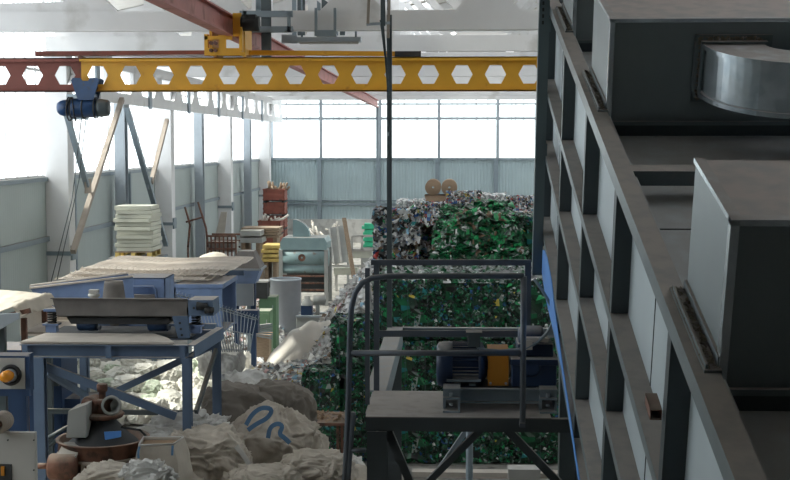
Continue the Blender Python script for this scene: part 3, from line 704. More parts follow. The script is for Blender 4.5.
# gearmotor
gm = thing('gearmotor', 'dusty dark blue electric gearmotor on a steel base on the platform', 'motor', (at(440,380,10).x,10,ZD))
bx0 = at(443,400,9.8).x; bx1 = at(556,400,9.8).x; zb1 = at(440,388,9.75).z
mb = MB()
for y, s in ((9.78,1),(10.2,-1)): mb.channel((bx0+.13,y,zb1-.06),(bx1-.12,y,zb1-.06),.05,.11,.01,-s)
part('base_beam', mb, 'gsteel2', gm)
mb = MB()
for xx in (bx0, bx1-.13):
    mb.box((xx,9.66,ZD+.0),(xx+.13,10.25,ZD+.012)); mb.box((xx,9.66,zb1-.07),(xx+.13,10.25,zb1-.055)); mb.box((xx+.0,9.66,zb1-.0),(xx+.13,10.25,zb1+.012)); mb.box((xx+.115,9.68,ZD),(xx+.13,10.25,zb1)); mb.box((xx,9.70,zb1-.055),(xx+.13,9.71,zb1)); mb.box((xx,9.75,ZD+.01),(xx+.02,10.2,zb1-.07))
part('foot', mb, 'gsteel2', gm)
mb = MB()
for xx in (bx0+.06, bx1-.07):
    c = Vector((xx,9.69,zb1-.055)); mb.tube([c,c+Vector((0,0,.03))],.014,6); mb.tube([c+Vector((0,-.0,-.07)),c+Vector((0,0,-.05))],.014,6)
part('bolt', mb, 'lsteel', gm)
yc = 10.0; zc = at(460,364,yc).z; mx0 = at(436.5,364,yc).x; mx1 = at(487,364,yc).x; mr_ = .175
part('fan_cover', MB().lathe((mx0,yc,zc),[(0,0),(mr_*.8,0),(mr_*.97,.02),(mr_,.05),(mr_,.125),(mr_*.95,.125)],(1,0,0),32), 'motor_blue', gm)
mb = MB().lathe((mx0+.12,yc,zc),[(mr_*.86,0),(mr_*.86,mx1-mx0-.15),(mr_*.5,mx1-mx0-.12)],(1,0,0),32)
for k in range(36):
    a_ = k*math.pi/18; d = Vector((0,math.cos(a_),math.sin(a_))); p = Vector((mx0+.125,yc,zc))+d*mr_*.92; mb.beam(p,p+Vector((mx1-mx0-.19,0,0)),.006,mr_*.18,d)
part('finned_body', mb, 'motor_blue', gm)
part('end_shield', MB().lathe((mx1-.07,yc,zc),[(mr_*.5,0),(mr_*.98,0),(mr_*.98,.035),(mr_*.5,.06),(.04,.07),(.04,.2)],(1,0,0),32), 'motor_blue', gm)
part('motor_feet', MB().box((mx0+.14,yc-.15,zb1),(mx0+.19,yc+.15,zc-mr_*.7)).box((mx1-.14,yc-.15,zb1),(mx1-.09,yc+.15,zc-mr_*.7)).box((mx0+.08,yc-.17,zb1+.035),(mx1-.05,yc+.17,zb1+.05)), 'gsteel2', gm)
j0 = at(468,331,9.9); j1 = at(480,343,9.9)
part('terminal_box', MB().box((j0.x,9.83,j1.z-.02),(j1.x,9.97,j0.z-.01)).box((j0.x-.015,9.815,j0.z-.02),(j1.x+.015,9.985,j0.z)), 'gsteel', gm)
g0 = at(488,350,9.86); g1 = at(508.5,388,9.86)
cg = part('coupling_guard', MB().box((g0.x,9.86,zb1),(g1.x,9.87,g0.z)).box((g0.x,9.86,g0.z-.01),(g1.x,10.15,g0.z)).box((g0.x,10.14,zb1),(g1.x,10.15,g0.z)), 'orange', gm, 'orange coupling guard')
part('guard_bolt', MB().tube([(g0.x+.02,9.861,zb1+.02),(g0.x+.02,9.85,zb1+.02)],.01,8).tube([(g1.x-.02,9.861,zb1+.02),(g1.x-.02,9.85,zb1+.02)],.01,8), 'lsteel', cg)
x0 = at(511,370,9.9).x; x1 = at(556,370,9.9).x; zq = at(530,358,9.85).z
mb = MB().box((x0,9.82,zb1),(x1,10.3,zq-.03)).box((x0-.01,9.79,zq-.05),(x1+.01,10.32,zq)).lathe((x0+.15,9.82,zq-.07),[(0,-.03),(.06,-.03),(.075,0)],(0,1,0),20)
mb.box((x0+.05,9.9,zq),(x1-.02,10.25,zq+.1)).lathe((x0+.06,10.06,zq+.1),[(0,0),(.10,0),(.12,.03),(.12,.18),(.09,.2),(0,.2)],(1,0,0),24)
part('gearbox', mb, 'motor_blue', gm, bevel=.01)
part('wrapped_hub', MB().lathe((g1.x,10.0,zc),[(0,0),(.09,0),(.10,.02),(.08,.05),(0,.06)],(1,0,0),18), 'film', gm, 'film wrapped shaft hub')
part('bracket', MB().box((at(522,345,9.9).x,9.84,at(0,345,9.9).z),(at(532,345,9.9).x,9.95,at(0,336,9.9).z)).box((at(524,345,9.9).x,9.86,at(0,338,9.9).z),(at(548,345,9.9).x,10.1,at(0,334,9.9).z)), 'dusty', gm)
part('conduit_pipe', MB().tube([at(x_,y_,9.85) for x_,y_ in ((473,338),(475,344),(479,348),(486,350),(500,351),(515,350),(527,348),(538,342),(547,333),(553,322),(553,310),(547,298),(540,287),(534,279))],.012,8), 'gsteel2', gm)

# ------------------------------------------------------------------ bales
def bale_mesh(name, w, d, h, mats, weights, seed, nfl=900, fs=.06, amp=.035):
    rg = random.Random(seed); mb = MB(); bm = mb.bm
    r = bmesh.ops.create_cube(bm, size=1); bmesh.ops.subdivide_edges(bm, edges=bm.edges[:], cuts=9, use_grid_fill=True)
    for v in bm.verts:
        v.co = Vector((v.co.x*w, v.co.y*d, v.co.z*h+h/2)); o = noise.noise_vector(v.co*4+Vector((seed,0,0)))*amp*1.2+noise.noise_vector(v.co*11+Vector((seed,5,0)))*amp
        k = Vector((v.co.x/w*2, v.co.y/d*2, (v.co.z-h/2)/h*2))
        rnd = 1-.04*max(0, (abs(k.x)>.9)+(abs(k.y)>.9)+(abs(k.z)>.9)-1)
        v.co = Vector((v.co.x*rnd, v.co.y*rnd, (v.co.z-h/2)*rnd+h/2))+o
        if v.co.z < .03: v.co.z = max(0, v.co.z)
    for f in bm.faces: f.material_index = rg.choices(range(len(mats)), weights)[0]; f.smooth = False
    for k in range(nfl):
        f = rg.choices((0,1,2,3,4),(w*h*2.6,w*h*.3,d*h,d*h,w*d))[0]
        a, b = rg.uniform(-.5,.5), rg.uniform(-.5,.5)
        if f == 0: c, n = (a*w,-d/2,h/2+b*h), (0,-1,0)
        elif f == 1: c, n = (a*w,d/2,h/2+b*h), (0,1,0)
        elif f == 2: c, n = (-w/2,a*d,h/2+b*h), (-1,0,0)
        elif f == 3: c, n = (w/2,a*d,h/2+b*h), (1,0,0)
        else: c, n = (a*w,b*d,h), (0,0,1)
        c = Vector(c)+noise.noise_vector(Vector(c)*4)*.03
        if c[2] < .05: c[2] = .06
        mb.mi = rg.choices(range(len(mats)), weights)[0]; mb.flake(c, n, fs*rg.uniform(.5,1.35), rg)
    bmesh.ops.recalc_face_normals(bm, faces=bm.faces)
    return mb.mesh(name, mats, fixn=False)
GM = ['g_dark','g_mid','g_bright','clear','tealf','whitef','blackf','bluef','yellowf']; GW = [46,27,7,5.5,4.5,1.6,14,2,.5]
XM = ['whitef','greyf','redf','bluef','brownf','blackf','yellowf','clear','g_mid','pinkf','skyf']; XWt = [16,20,5,7,15,13,3,16,4,4,4]
WM = ['whitef','clear','greyf','skyf','pinkf']; WW = [50,25,15,5,3]
TM = ['whitef','greyf','redf','bluef','blackf','yellowf','g_bright','skyf','brownf','tealf']; TW = [26,22,3,7,24,1.5,3,5,9,3]
def strap_mesh(w, d, h):
    mb = MB()
    for fx_ in (-.3,0,.3):
        x = w*fx_
        mb.beam((x,-d/2-.02,.03),(x,-d/2-.02,h),.008,.008,(1,0,0)); mb.beam((x,-d/2-.02,h+.015),(x,d/2+.02,h+.015),.008,.008)
    return mb.mesh('tie_wire', 'gsteel')
BV = {}
def get_bale(kind, w, d, h):
    key = (kind,w,d,h)
    if key not in BV:
        mt, wt = {'green':(GM,GW),'mixed':(XM,XWt),'white':(WM,WW),'textile':(TM,TW)}[kind]
        fs = {'green':.038,'mixed':.036,'white':.05,'textile':.085}[kind]; nf = {'green':2600,'mixed':1500,'white':500,'textile':900}[kind]
        BV[key] = ([bale_mesh('pressed_bottles', w, d, h, mt, wt, 11*s+3, nf, fs, .05 if kind!='mixed' else .02) for s in range(3)], strap_mesh(w,d,h))
    return BV[key]
bn = 0
def bale(kind, x, y, z, w, d, h, label, group, rz_=0, straps=True):
    global bn
    ms, sm = get_bale(kind, w, d, h); bn += 1
    t = thing('pressed_bale', label, 'bale', (x,y,z), group, rz_+R.uniform(-.03,.03))
    b = bpy.data.objects.new('pressed_bottles' if kind != 'textile' else 'pressed_rags', ms[bn%3]); COL.objects.link(b); b.parent = t
    if straps:
        s = bpy.data.objects.new('tie_wire', sm); COL.objects.link(s); s.parent = t
    return t
RN = ['bottom','middle','top']
Y1 = 21.2; bw, bd, bh = 1.1, 1.1, 1.0; xw0 = at(373,400,Y1).x
for r_ in range(3):
    for c_ in range(3):
        bale('green', xw0+bw/2+c_*1.13+R.uniform(-.03,.03), Y1+bd/2+R.uniform(-.05,.06)+(.05*r_), r_*1.02, bw, bd, bh,
             'dark green bottle bale in the front wall, %s row, %s from the left'%(RN[r_],ORD[c_]), 'front wall of green bales')
for r_ in range(3):
    bale('green', at(352.5,390,21.4).x, 21.75, r_*.79, .68, 1.0, .77, 'narrow green bale left of the front wall, %s of three'%(['lowest','middle','topmost'][r_]), 'narrow green bales at left')
for r_ in range(2):
    bale('green', at(320,390,20.9).x, 21.3, r_*.79, .56, .8, .77, 'small green bale at the outer left foot of green bales, %s one'%('upper' if r_ else 'lower'), 'small green bales at left')
Y2 = 23.9
for c_ in range(3):
    for r_ in range(4):
        bale('green', at(440,300,Y2).x+.5+c_*1.13+(.08 if r_==3 else 0), Y2+bd/2+.12*r_*.3, r_*.98, bw, bd, .96 if False else bh*.96 if False else 1.0,
             'green bottle bale in the second tall wall, %s layer, %s from left'%(['lowest','second','third','topmost'][r_],ORD[c_]), 'second wall of green bales')
for c_ in range(3):
    for r_ in range(3):
        bale('green', xw0+.6+c_*1.13, 22.85, r_*1.02, 1.0, .9, 1.0, 'green bale hidden close behind the front wall, %s row, %s column'%(RN[r_],['left','centre','right'][c_]), 'green bales behind the front wall')
bale('green', 1.2, 22.95, 2.04, 1.1, .9, 1.0, 'green bale lying on top just behind the front wall at right', 'green bales behind the front wall') if False else None
# textile bales left of second wall
tx = at(376,300,25).x
for c_ in range(2):
    for r_ in range(4):
        if r_ == 3 and c_ == 1: continue
        bale('textile', tx+.42+c_*.78, 25.2+.4*c_, r_*1.0, .8, 1.0, 1.0, 'rag and film bale at the left end of bales, %s layer, %s stack'%(['lowest','second','third','topmost'][r_],['left','right'][c_]), 'rag and film bales', 0, False)
# far mixed bales
Y3 = 34.0
far_spec = [('white',397,424,201,'white film bale at the far left of the upper back row'),('mixed',421,449,203,'speckled bottle bale just below the two paper rolls'),('mixed',447,481,192,'speckled bottle bale, tallest of the upper back row'),
            ('white',480,507,195,'white film bale right of the tallest speckled bale'),('mixed',507,537,197,'speckled bottle bale at the right end of upper back row')]
for kd, a_, b_, ty, lb in far_spec:
    x0 = at(a_,ty,Y3).x; x1 = at(b_,ty,Y3).x; zt_ = at(a_,ty,Y3).z; w = round(x1-x0,2)
    k = 0
    nlay = 4; hh = round(zt_/nlay,3)
    for r_ in range(nlay):
        bale(kd if r_==3 else 'mixed', (x0+x1)/2, Y3+.5, r_*hh, w, 1.0, hh-.01, lb if r_==3 else 'speckled bale under the upper back row, %s layer, %s column from left'%(['lowest','second','third'][r_], ORD[far_spec.index((kd,a_,b_,ty,lb))]), 'far back row of bales', 0, False)
Y4 = 30.0
for i,(a_,b_,ty,kd) in enumerate(((473,511,205,'mixed'),(505,545,213,'mixed'),(432,474,216,'mixed'))):
    x0 = at(a_,ty,Y4).x; x1 = at(b_,ty,Y4).x; zt_ = at(a_,ty,Y4).z; hh = round(zt_/4,3)
    for r_ in range(4):
        bale(kd, (x0+x1)/2, Y4+.5, r_*hh, round(x1-x0,2), 1.0, hh-.01, 'speckled bale in the row before the back row, %s layer, %s'%(['lowest','second','third','topmost'][r_],['centre stack','right stack','left stack'][i]), 'middle row of speckled bales', 0, False)
# film draped on top of the green bales
def heap(name, x0, x1, y0, y1, hf, mats, wts, n, fs, label, seed=1, nu=50, nv=50, cat='heap', base=None):
    rg = random.Random(seed); mb = MB()
    def P(u,v):
        x = x0+(x1-x0)*u; y = y0+(y1-y0)*v; h = hf(u,v)
        e = min(1, 8*u, 8*(1-u), 8*v, 8*(1-v))
        bb = base or 0; h = bb+(h-bb)*max(0,e)**.6 if e < 1 else h
        h += noise.noise(Vector((x*1.6,y*1.6,seed)))*.22*(h-bb)+noise.noise(Vector((x*5,y*5,seed)))*.07
        if e <= 0: h = (base or 0)-.0
        return Vector((x+noise.noise(Vector((x*3,y*3,9)))*.06,y,max(h,base or 0)))
    mb.grid(P, nu, nv)
    for f in mb.bm.faces: f.material_index = rg.choices(range(len(mats)), wts)[0]; f.smooth = False
    for k in range(n):
        u, v = rg.random(), rg.random(); p = P(u,v)
        if p.z <= (base or 0)+.01: continue
        mb.mi = rg.choices(range(len(mats)), wts)[0]; mb.flake(p, (0,-.3,1), fs*rg.uniform(.4,1.5), rg)
    o = solo(name, mb, mats, label, cat, (0,0,0), None, 'stuff')
    return o
heap('film_heap', at(434,240,25).x, at(522,240,25).x, 23.3, 26.0, lambda u,v: 3.45+.42*min(1,v*5)+.20*math.sin(min(.98,u*.8+.15)*math.pi)**.7*min(1,v*1.6), ['g_dark','g_mid','g_bright','whitef','clear','brownf'], [22,36,15,3,6,6], 2600, .08, 'bright green film heaped on top of the second wall of green bales', 4, 60, 60, base=3.2)
heap('rag_heap', at(402,240,25).x-.2, at(437,240,25).x+.1, 24.9, 26.6, lambda u,v: 3.1+.7*min(1,v*2)*(.8+.2*math.sin(u*6)), TM, TW, 600, .10, 'loose white and coloured rags heaped above the rag bales', 5, 30, 30, base=3.0)
heap('bottle_scraps', xw0+.05, xw0+3.4, 21.3, 23.3, lambda u,v: 3.08+.1*v, ['clear','g_mid','greyf','whitef','g_dark'], [30,20,25,6,20], 1200, .05, 'pale dusty scraps lying along the top of the front green bales', 6, 30, 14, base=3.0)
heap('loose_film', at(440,215,28).x, at(540,215,28).x, 26.3, 30.0, lambda u,v: 3.1+.42*min(1,v*1.5), XM, [20,16,5,3,12,6,1,16,3,6,3], 1300, .08, 'loose grey and white scraps heaped between green wall and speckled bales', 8, 26, 20, base=3.0)
# film heap left of the bales
FM = ['whitef','clearw','greyf','film','yellowf','pinkf','skyf','brownf']; FW = [34,30,10,14,1.3,3,2,4]
heap('film_heap', -3.7, -1.5, 22.3, 31.5, lambda u,v: .12+min(1,max(0,(u-.30*max(0,1-1.7*v))*3.5))*2.75*(u**.85)*math.sin(min(1,v*1.5)*math.pi/2)**1.2*(1 if v<.8 else 1-(v-.8)*1.5), FM, FW, 5200, .075, 'slope of loose white plastic film piled against the left of green bales', 9, 50, 90)
heap('film_heap', -4.1, -2.3, 20.6, 25.4, lambda u,v: .55+.35*v+.3*u, FM, [26,26,16,14,3,3,5,6], 1800, .075, 'low mound of white and yellowish film just before the pale ribbed mound', 11, 40, 50)
heap('film_heap', -6.2, -4.2, 27.6, 40, lambda u,v: .35+.25*math.sin(u*7)*math.sin(v*9)+.2*v, FM, [20,18,16,14,1,2,2,14], 3500, .10, 'low spread of pale scrap film around the grey drum', 10, 50, 70)
heap('film_heap', -3.5, -1.2, 31, 46, lambda u,v: .4+.45*v, FM, [20,18,16,14,1,2,2,20], 2500, .10, 'low scrap film spread in front of leaning frames far back', 12, 40, 60)

# ------------------------------------------------------------------ sacks
def sack_mesh(name, sx, sy, sz, seed, mats, wr=.10, cuts=5, tie=0):
    mb = MB(); bm = mb.bm
    bmesh.ops.create_icosphere(bm, subdivisions=cuts, radius=1)
    for v in bm.verts:
        c = v.co.copy(); p = Vector((math.copysign(abs(c.x)**.72,c.x), math.copysign(abs(c.y)**.72,c.y), math.copysign(abs(c.z)**.8,c.z)))
        n1 = noise.noise(c*1.4+Vector((seed*3.1,0,0))); 
        wv = noise.noise_vector(c*1.3+Vector((seed,seed,0)))*.5; q_ = c+wv
        def rdg(p, w): a = abs(noise.noise(p)); return max(0, 1-a/w)
        ang = math.atan2(c.y, c.x)
        r1 = rdg(Vector((q_.x*1.5+seed,q_.y*1.5,q_.z*.8)),.16); r2 = rdg(Vector((q_.x*3.1,q_.y*3.1+seed,q_.z*1.7)),.16); r3 = rdg(Vector((q_.x*6,q_.y*6,q_.z*4+seed)),.2)
        dm,_ = noise.voronoi(q_*2.3+Vector((seed,0,seed))); ed = min(.3, dm[1]-dm[0])
        k = 1+.13*n1+wr*(.55*r1+.32*r2+.14*r3)-wr*.9*(.3-ed)
        if tie and c.z > .55: q = (c.z-.55)/.45; p.x *= 1-.55*q; p.y *= 1-.55*q; p.z += .12*q
        v.co = Vector((p.x*sx/2*k, p.y*sy/2*k, p.z*sz/2*k))
    zmin = -sz*.40
    for v in bm.verts:
        if v.co.z < zmin: v.co.z = zmin+(v.co.z-zmin)*.12
        v.co.z -= zmin-.12*.0
    m0 = min(v.co.z for v in bm.verts)
    for v in bm.verts: v.co.z -= m0
    for f in bm.faces: f.smooth = True
    return mb.mesh(name, mats)
def sack_obj(me, name, loc, label, cat, group=None, rz_=0, rx=0, sc_=(1,1,1)):
    o = bpy.data.objects.new(name, me); COL.objects.link(o); o.location = loc; o.rotation_euler = (rx,0,rz_); o.scale = sc_
    o['label'] = label; o['category'] = cat
    if group: o['group'] = group
    return o
SW = [sack_mesh('white_sack', .85, .62, .42, s, 'sack', .16) for s in range(4)]
def place_px(px, py, Y, dz=0):
    p = at(px, py, Y); return (p.x, Y, max(0, p.z+dz))
# sunlit pile behind the stand (grid rows: back to front)
rows = [(27.6, [ (95,362),(118,361),(142,361),(164,362),(188,357),(212,352),(236,350)], 'back'),
        (26.4, [ (104,378),(130,376),(156,377),(182,376),(208,370),(232,366)], 'middle'),
        (25.2, [ (92,396),(118,395),(146,394),(172,393),(202,390),(228,386)], 'front')]
for Y, lst, rn in rows:
    for i,(px,py) in enumerate(lst):
        p = at(px,py,Y)
        # stack down to the floor: tall stuffed sack
        me = SW[(i*7+int(Y*10))%4]
        h = p.z+.05
        sack_obj(me, 'woven_sack', (p.x,Y,0), 'white sack in the sunlit pile behind the blue stand, %s row, %s from left'%(rn,ORD[i]), 'sack', 'sunlit white sacks', R.uniform(-.6,.6), 0, (1.0+R.uniform(0,.15),1.25,max(.6,h/.42)))
small = [sack_mesh('rumpled_sack', .56, .46, .34, 20+s, 'sack', .27, 5) for s in range(4)]
small += [sack_mesh('rumpled_sack', .5, .42, .32, 27+s, 'sack_green', .27, 5) for s in range(2)]
k = 0
for Y,y_,n in ((27.0,362,8),(26.2,372,8),(25.4,384,8),(24.6,397,8),(23.9,408,7)):
    for i in range(n):
        px = 94+i*19+R.uniform(-6,6); p = at(px,y_+R.uniform(-6,6),Y); k += 1
        o = sack_obj(small[R.choice((0,1,2,3,0,1,2,3,4,5))], 'rumpled_sack', (p.x,Y,max(0,p.z-.25)), 'small rumpled white bag on the sunlit pile, %s tier, %s from the left'%(['topmost','upper','middle','lower','lowest'][(27.0,26.2,25.4,24.6,23.9).index(Y)],ORD[i]), 'bag', 'small white bags on the sunlit pile', R.uniform(-3,3), R.uniform(-.7,.7), (R.uniform(.7,1.25),R.uniform(.7,1.2),R.uniform(.8,1.2)))
# ribbed tarp mound
def tarpP(u,v):
    x = at(250,350,26.2).x+(at(337,350,26.8).x-at(250,350,26.2).x)*u; a_ = v*math.pi
    prof = math.sin(min(1,u*1.25+.0)*math.pi/2)**.65 if u < .8 else 1
    hh = 1.6*prof*(1-.0*u)+.028*math.sin(u*26+v*5)
    y = 25.6+2.6*v; z = hh*max(0,math.sin(a_))**.6
    return Vector((x,y-.35*u,max(0,z)))
mb = MB(); mb.grid(tarpP, 90, 24); 
o = solo('tarpaulin_mound', mb, 'tarp', 'pale ribbed tarpaulin mound left of the loose white film', 'tarpaulin', (0,0,0)); sm_ = o.modifiers.new('thick','SOLIDIFY'); sm_.thickness=.015
# grey film middle ground sheets
SG = [sack_mesh('grey_sack', 1.0, .8, .6, 40+s, 'sack_dk', .2, 5) for s in range(3)]
SF = [sack_mesh('film_bundle', 1.0, .8, .6, 50+s, 'film', .22, 5) for s in range(3)]
STn = [sack_mesh('tan_sack', 1.0, .8, .6, 60+s, 'sack_tan', .16, 5) for s in range(3)]
def blob(me, px, pytop, Y, w, label, name='sack', cat='sack', grp=None, rz_=0, depth=1, zb=0):
    p = at(px, pytop, Y); zb = max(0,p.z-w*Y/F*.75); h = max(.3, p.z-zb); s_ = w*Y/F/1.0
    return sack_obj(me, name, (p.x,Y,zb), label, cat, grp, rz_, 0, (s_,s_*depth,h/.53))
blob(SF[0],222,346,24.2,44,'grey film bundle right of the blue stand leg, below the wire rack','film_bundle','bundle')
blob(SF[1],244,374,22.6,56,'pale grey film bundle between the sunlit sacks and tarpaulin mound','film_bundle','bundle')
blob(SG[0],238,388,16.3,80,'dark dusty sheet heap behind the blue strapped big bag, left one','sheet_heap','sheet')
blob(SG[1],280,385,16.6,70,'dark dusty sheet heap behind the blue strapped big bag, right one','sheet_heap','sheet')
blob(SF[0],322,392,20.8,40,'grey film bundle behind the rusty bench','film_bundle','bundle') if False else None
# big bags
def big_bag(px0, px1, ytop, Y, seed, m, label, tie=1, hf=.8, depth=.95, wr=.13):
    a_ = at(px0,ytop,Y); b_ = at(px1,ytop,Y); w = b_.x-a_.x; h = min(w*hf, a_.z); zb = a_.z-h
    t = thing('big_bag', label, 'bag', ((a_.x+b_.x)/2,Y,zb), 'big bags in the foreground pile')
    me = sack_mesh('bag_body', w*1.0, w*depth, h*1.12, seed, m, wr*1.7, 6, tie); zmx = max(v.co.z for v in me.vertices)
    for v in me.vertices: v.co.z *= h/zmx
    o = bpy.data.objects.new('bag_body', me); COL.objects.link(o); o.parent = t
    return t, w, h, o
def ribbon(t, pts, wdt, m, name='strap_loop', label=None):
    mb = MB(); pts = [Vector(p) for p in pts]
    # smooth
    for _ in range(2):
        q = [pts[0]]
        for a_,b_ in zip(pts,pts[1:]): q += [a_*.75+b_*.25, a_*.25+b_*.75]
        pts = q+[pts[-1]]
    vs = []
    for i,p in enumerate(pts):
        d = (pts[min(i+1,len(pts)-1)]-pts[max(i-1,0)]).normalized(); s_ = d.cross(Vector((0,-1,.25))).normalized()*wdt/2; off = Vector((0,-.006,0))
        vs.append([mb.bm.verts.new(p-s_),mb.bm.verts.new(p+s_),mb.bm.verts.new(p+s_+off),mb.bm.verts.new(p-s_+off)])
    for a_,b_ in zip(vs,vs[1:]):
        for k in range(4): mb.bm.faces.new((a_[k],a_[(k+1)%4],b_[(k+1)%4],b_[k]))
    mb.bm.faces.new(vs[0][::-1]); mb.bm.faces.new(vs[-1])
    return part(name, mb, m, t, label)
t,w,h,o = big_bag(222,320,400,14.9,71,'sack_tan','bulging tan big bag with blue strap loops in the middle of pile',1,.85)
ribbon(o,[at(x_,y_,14.36) for x_,y_ in ((246,425),(252,414),(262,407),(273,409),(268,418),(256,424),(248,430))],.05,'strap_blue',label='blue lifting strap')
ribbon(o,[at(x_,y_,14.31) for x_,y_ in ((268,438),(270,427),(278,423),(283,426),(279,434),(285,438),(290,443))],.05,'strap_blue',label='blue lifting strap')
ribbon(o,[at(x_,y_,13.3) for x_,y_ in ((236,446),(243,454),(249,464),(256,482))],.05,'strap_white',label='white hanging strap')
big_bag(158,248,428,13.7,72,'sack_tan','flat tan big bag below the white plastic sheet, left of the strapped bag',0,.8)
big_bag(145,230,409,14.0-.45,73,'film','shiny white plastic bag lying behind the flat tan big bag',0,.5,.7,.2) if False else big_bag(145,230,410,14.62,73,'film','shiny white plastic bag lying behind the flat tan big bag',0,.6,.7,.2)
# open box-like bag
YO = 12.4
t = thing('open_sack', 'open topped tan sack with blue corner loops beside the rusty tank', 'sack', (at(155,470,YO).x,YO,0))
x0 = at(139,443,YO).x; x1 = at(172,443,YO).x; zt_ = at(150,445,YO).z; ya, yb_ = YO, YO+.35
mb = MB()
def sackwall(u,v):
    a_ = u*4; k = int(a_)%4; f = a_-int(a_); cs = [(x0,ya),(x1,ya+.05),(x1+.04,yb_),(x0-.04,yb_)]
    p = cs[k]; q = cs[(k+1)%4]; x = p[0]+(q[0]-p[0])*f; y = p[1]+(q[1]-p[1])*f; z = zt_-.62*(1-v)
    cx_ = (x0+x1)/2; bulge = 1+.22*math.sin(v*math.pi)+.25*(1-v)+.06*noise.noise(Vector((u*9,v*5,2)))
    return Vector((cx_+(x-cx_)*bulge,YO+.17+(y-YO-.17)*bulge,z+.01*noise.noise(Vector((u*14,v*3,0)))))
mb.grid(sackwall, 48, 20); ow = part('sack_wall', mb, 'sack_tan', t); s2 = ow.modifiers.new('thick','SOLIDIFY'); s2.thickness=.01
part('contents', MB().prism([(x0,ya+.02,zt_-.09),(x1,ya+.06,zt_-.09),(x1+.03,yb_-.01,zt_-.05),(x0-.03,yb_-.01,zt_-.05)],(0,0,.02)), 'cardboard', t, 'brown contents')
part('rim', MB().tube([(x0,ya,zt_),(x1,ya+.05,zt_),(x1+.04,yb_,zt_),(x0-.04,yb_,zt_),(x0,ya,zt_)],.009,6), 'strap_white', t, 'pale sewn rim')
ribbon(t,[(x0+.01,ya-.02,zt_-.01),(x0+.0,ya-.04,zt_-.06),(x0+.005,ya-.045,zt_-.12)],.022,'strap_blue','corner_loop','blue corner loop'); ribbon(t,[(x1-.0,ya+.03,zt_-.01),(x1,ya+.01,zt_-.05),(x1,ya,zt_-.1)],.022,'strap_blue','corner_loop','blue corner loop')
big_bag(80,152,462,11.9,75,'sack_tan','tan bag at the bottom edge in front of the rusty tank',0,.6)
big_bag(124,172,458,11.75,76,'film','crumpled white plastic bag beneath the open sack at the bottom edge',0,.8,.9,.2)
big_bag(276,350,450,13.8,77,'sack_tan','dusty tan bag with torn film at bottom, left of the railing',0,.6,.9,.17)
big_bag(304,362,452,16.0,78,'film','grey plastic bag under the rusty bench beside the railing',0,.8,.9,.2)
big_bag(222,296,464,13.2,79,'sack_tan','tan bag at bottom edge beneath the blue strapped bag',0,.6,.9,.15)
# lower layer of bags carrying the pile
SL = [sack_mesh('lower_bag_body', 1.3, 1.2, 1.0, 90+s_, 'sack_tan', .14, 5, 0) for s_ in range(2)]
for i_,(x_,y_,h_) in enumerate(((-3.9,12.2,1.9),(-2.95,13.1,1.85),(-2.6,14.3,1.7),(-1.5,13.7,1.7),(-2.1,15.4,1.6),(-1.35,15.2,1.4),(-3.3,11.9,1.75))):
    sack_obj(SL[i_%2],'big_bag',(x_,y_,0),'tan big bag in the lower layer of the foreground pile, buried under the upper ones','bag','lower layer of big bags',R.uniform(-1,1),0,(1,.9,h_/.93))
# rusty bench
zt_ = at(320,420,18.4).z; xb0 = at(303,420,18.4).x; xb1 = at(347,420,18.4).x
t = thing('rusty_bench', 'small rusty bench with clutter left of the railing, by green bales', 'bench', (xb0,18.4,0))
part('top', MB().box((xb0,18.2,zt_-.04),(xb1,19.0,zt_)), 'rust', t)
for x_ in (xb0+.05, xb1-.12):
    for y_ in (18.25, 18.95): part('leg', MB().beam((x_,y_,0),(x_,y_,zt_-.04),.04,.04), 'rust', t)
rg = random.Random(5); mb = MB()
for k in range(60): mb.flake((xb0+rg.random()*(xb1-xb0),18.25+rg.random()*.7,zt_+.02),(0,0,1),.05,rg)
solo('bench_scraps', mb, 'cardboard', 'brown scraps strewn on the rusty bench top', 'scraps', (0,0,0), None, 'stuff')

# ------------------------------------------------------------------ left machinery
YS, YS2 = 14.0, 15.4
zs = at(100,351,YS).z
st = thing('blue_stand', 'blue steel stand with diagonal braces carrying the dusty sheet top', 'stand', (at(40,400,YS).x,YS,0))
xa_ = at(21,350,YS).x; xb_ = at(188,350,YS).x; xc_ = at(220,335,YS2).x
part('front_beam', MB().channel((xa_,YS,zs),(xb_,YS,zs),.09,.15,.012,-1), 'stand_blue', st)
mb = MB()
for f in (.03,.53,.97): mb.box((xa_+(xb_-xa_)*f-.03,YS-.046,zs-.065),(xa_+(xb_-xa_)*f+.03,YS-.03,zs+.065))
part('stiffener_plate', mb, 'stand_blue', st)
part('side_beam', MB().channel((xb_+.03,YS,zs),(xc_,YS2,zs),.09,.14,.012,1), 'stand_blue', st)
part('back_beam', MB().channel((xa_,YS2,zs-.02),(xc_,YS2,zs-.02),.09,.12,.012,1), 'stand_blue', st)
part('rear_sheet', MB().box((xa_+.05,YS+.62,zs+.05),(xb_-.1,YS2+.05,zs+.07)), 'dark', st, 'dark rear sheet')  # rear of the stand top as a separate dark sheet
part('top_sheet', MB().prism([(at(21,346,YS).x,YS-.03,zs+.085),(at(175,346,YS).x,YS-.03,zs+.085),(at(168,340,YS+.3).x,YS+.3,zs+.085),(at(154,334,YS+.6).x,YS+.62,zs+.085),(xa_+.08,YS+.62,zs+.085)],(0,0,.02)), 'dusty', st, 'dust covered flat sheet')
def leg(px0,px1,Y,ztop): 
    x = at((px0+px1)/2,400,Y).x; w = (px1-px0)*Y/F
    part('leg', MB().ibeam((x,Y,0),(x,Y,ztop),w,w,.012,(0,1,0)), 'stand_blue', st)
leg(35,46,YS,zs-.07); leg(183,192,YS,zs-.07); leg(81,88,YS2,zs-.07); leg(213,221,YS2,zs-.07)
part('brace', MB().beam(at(44,366,YS+.1),at(176,416,YS+.1),.05,.09), 'stand_blue', st)
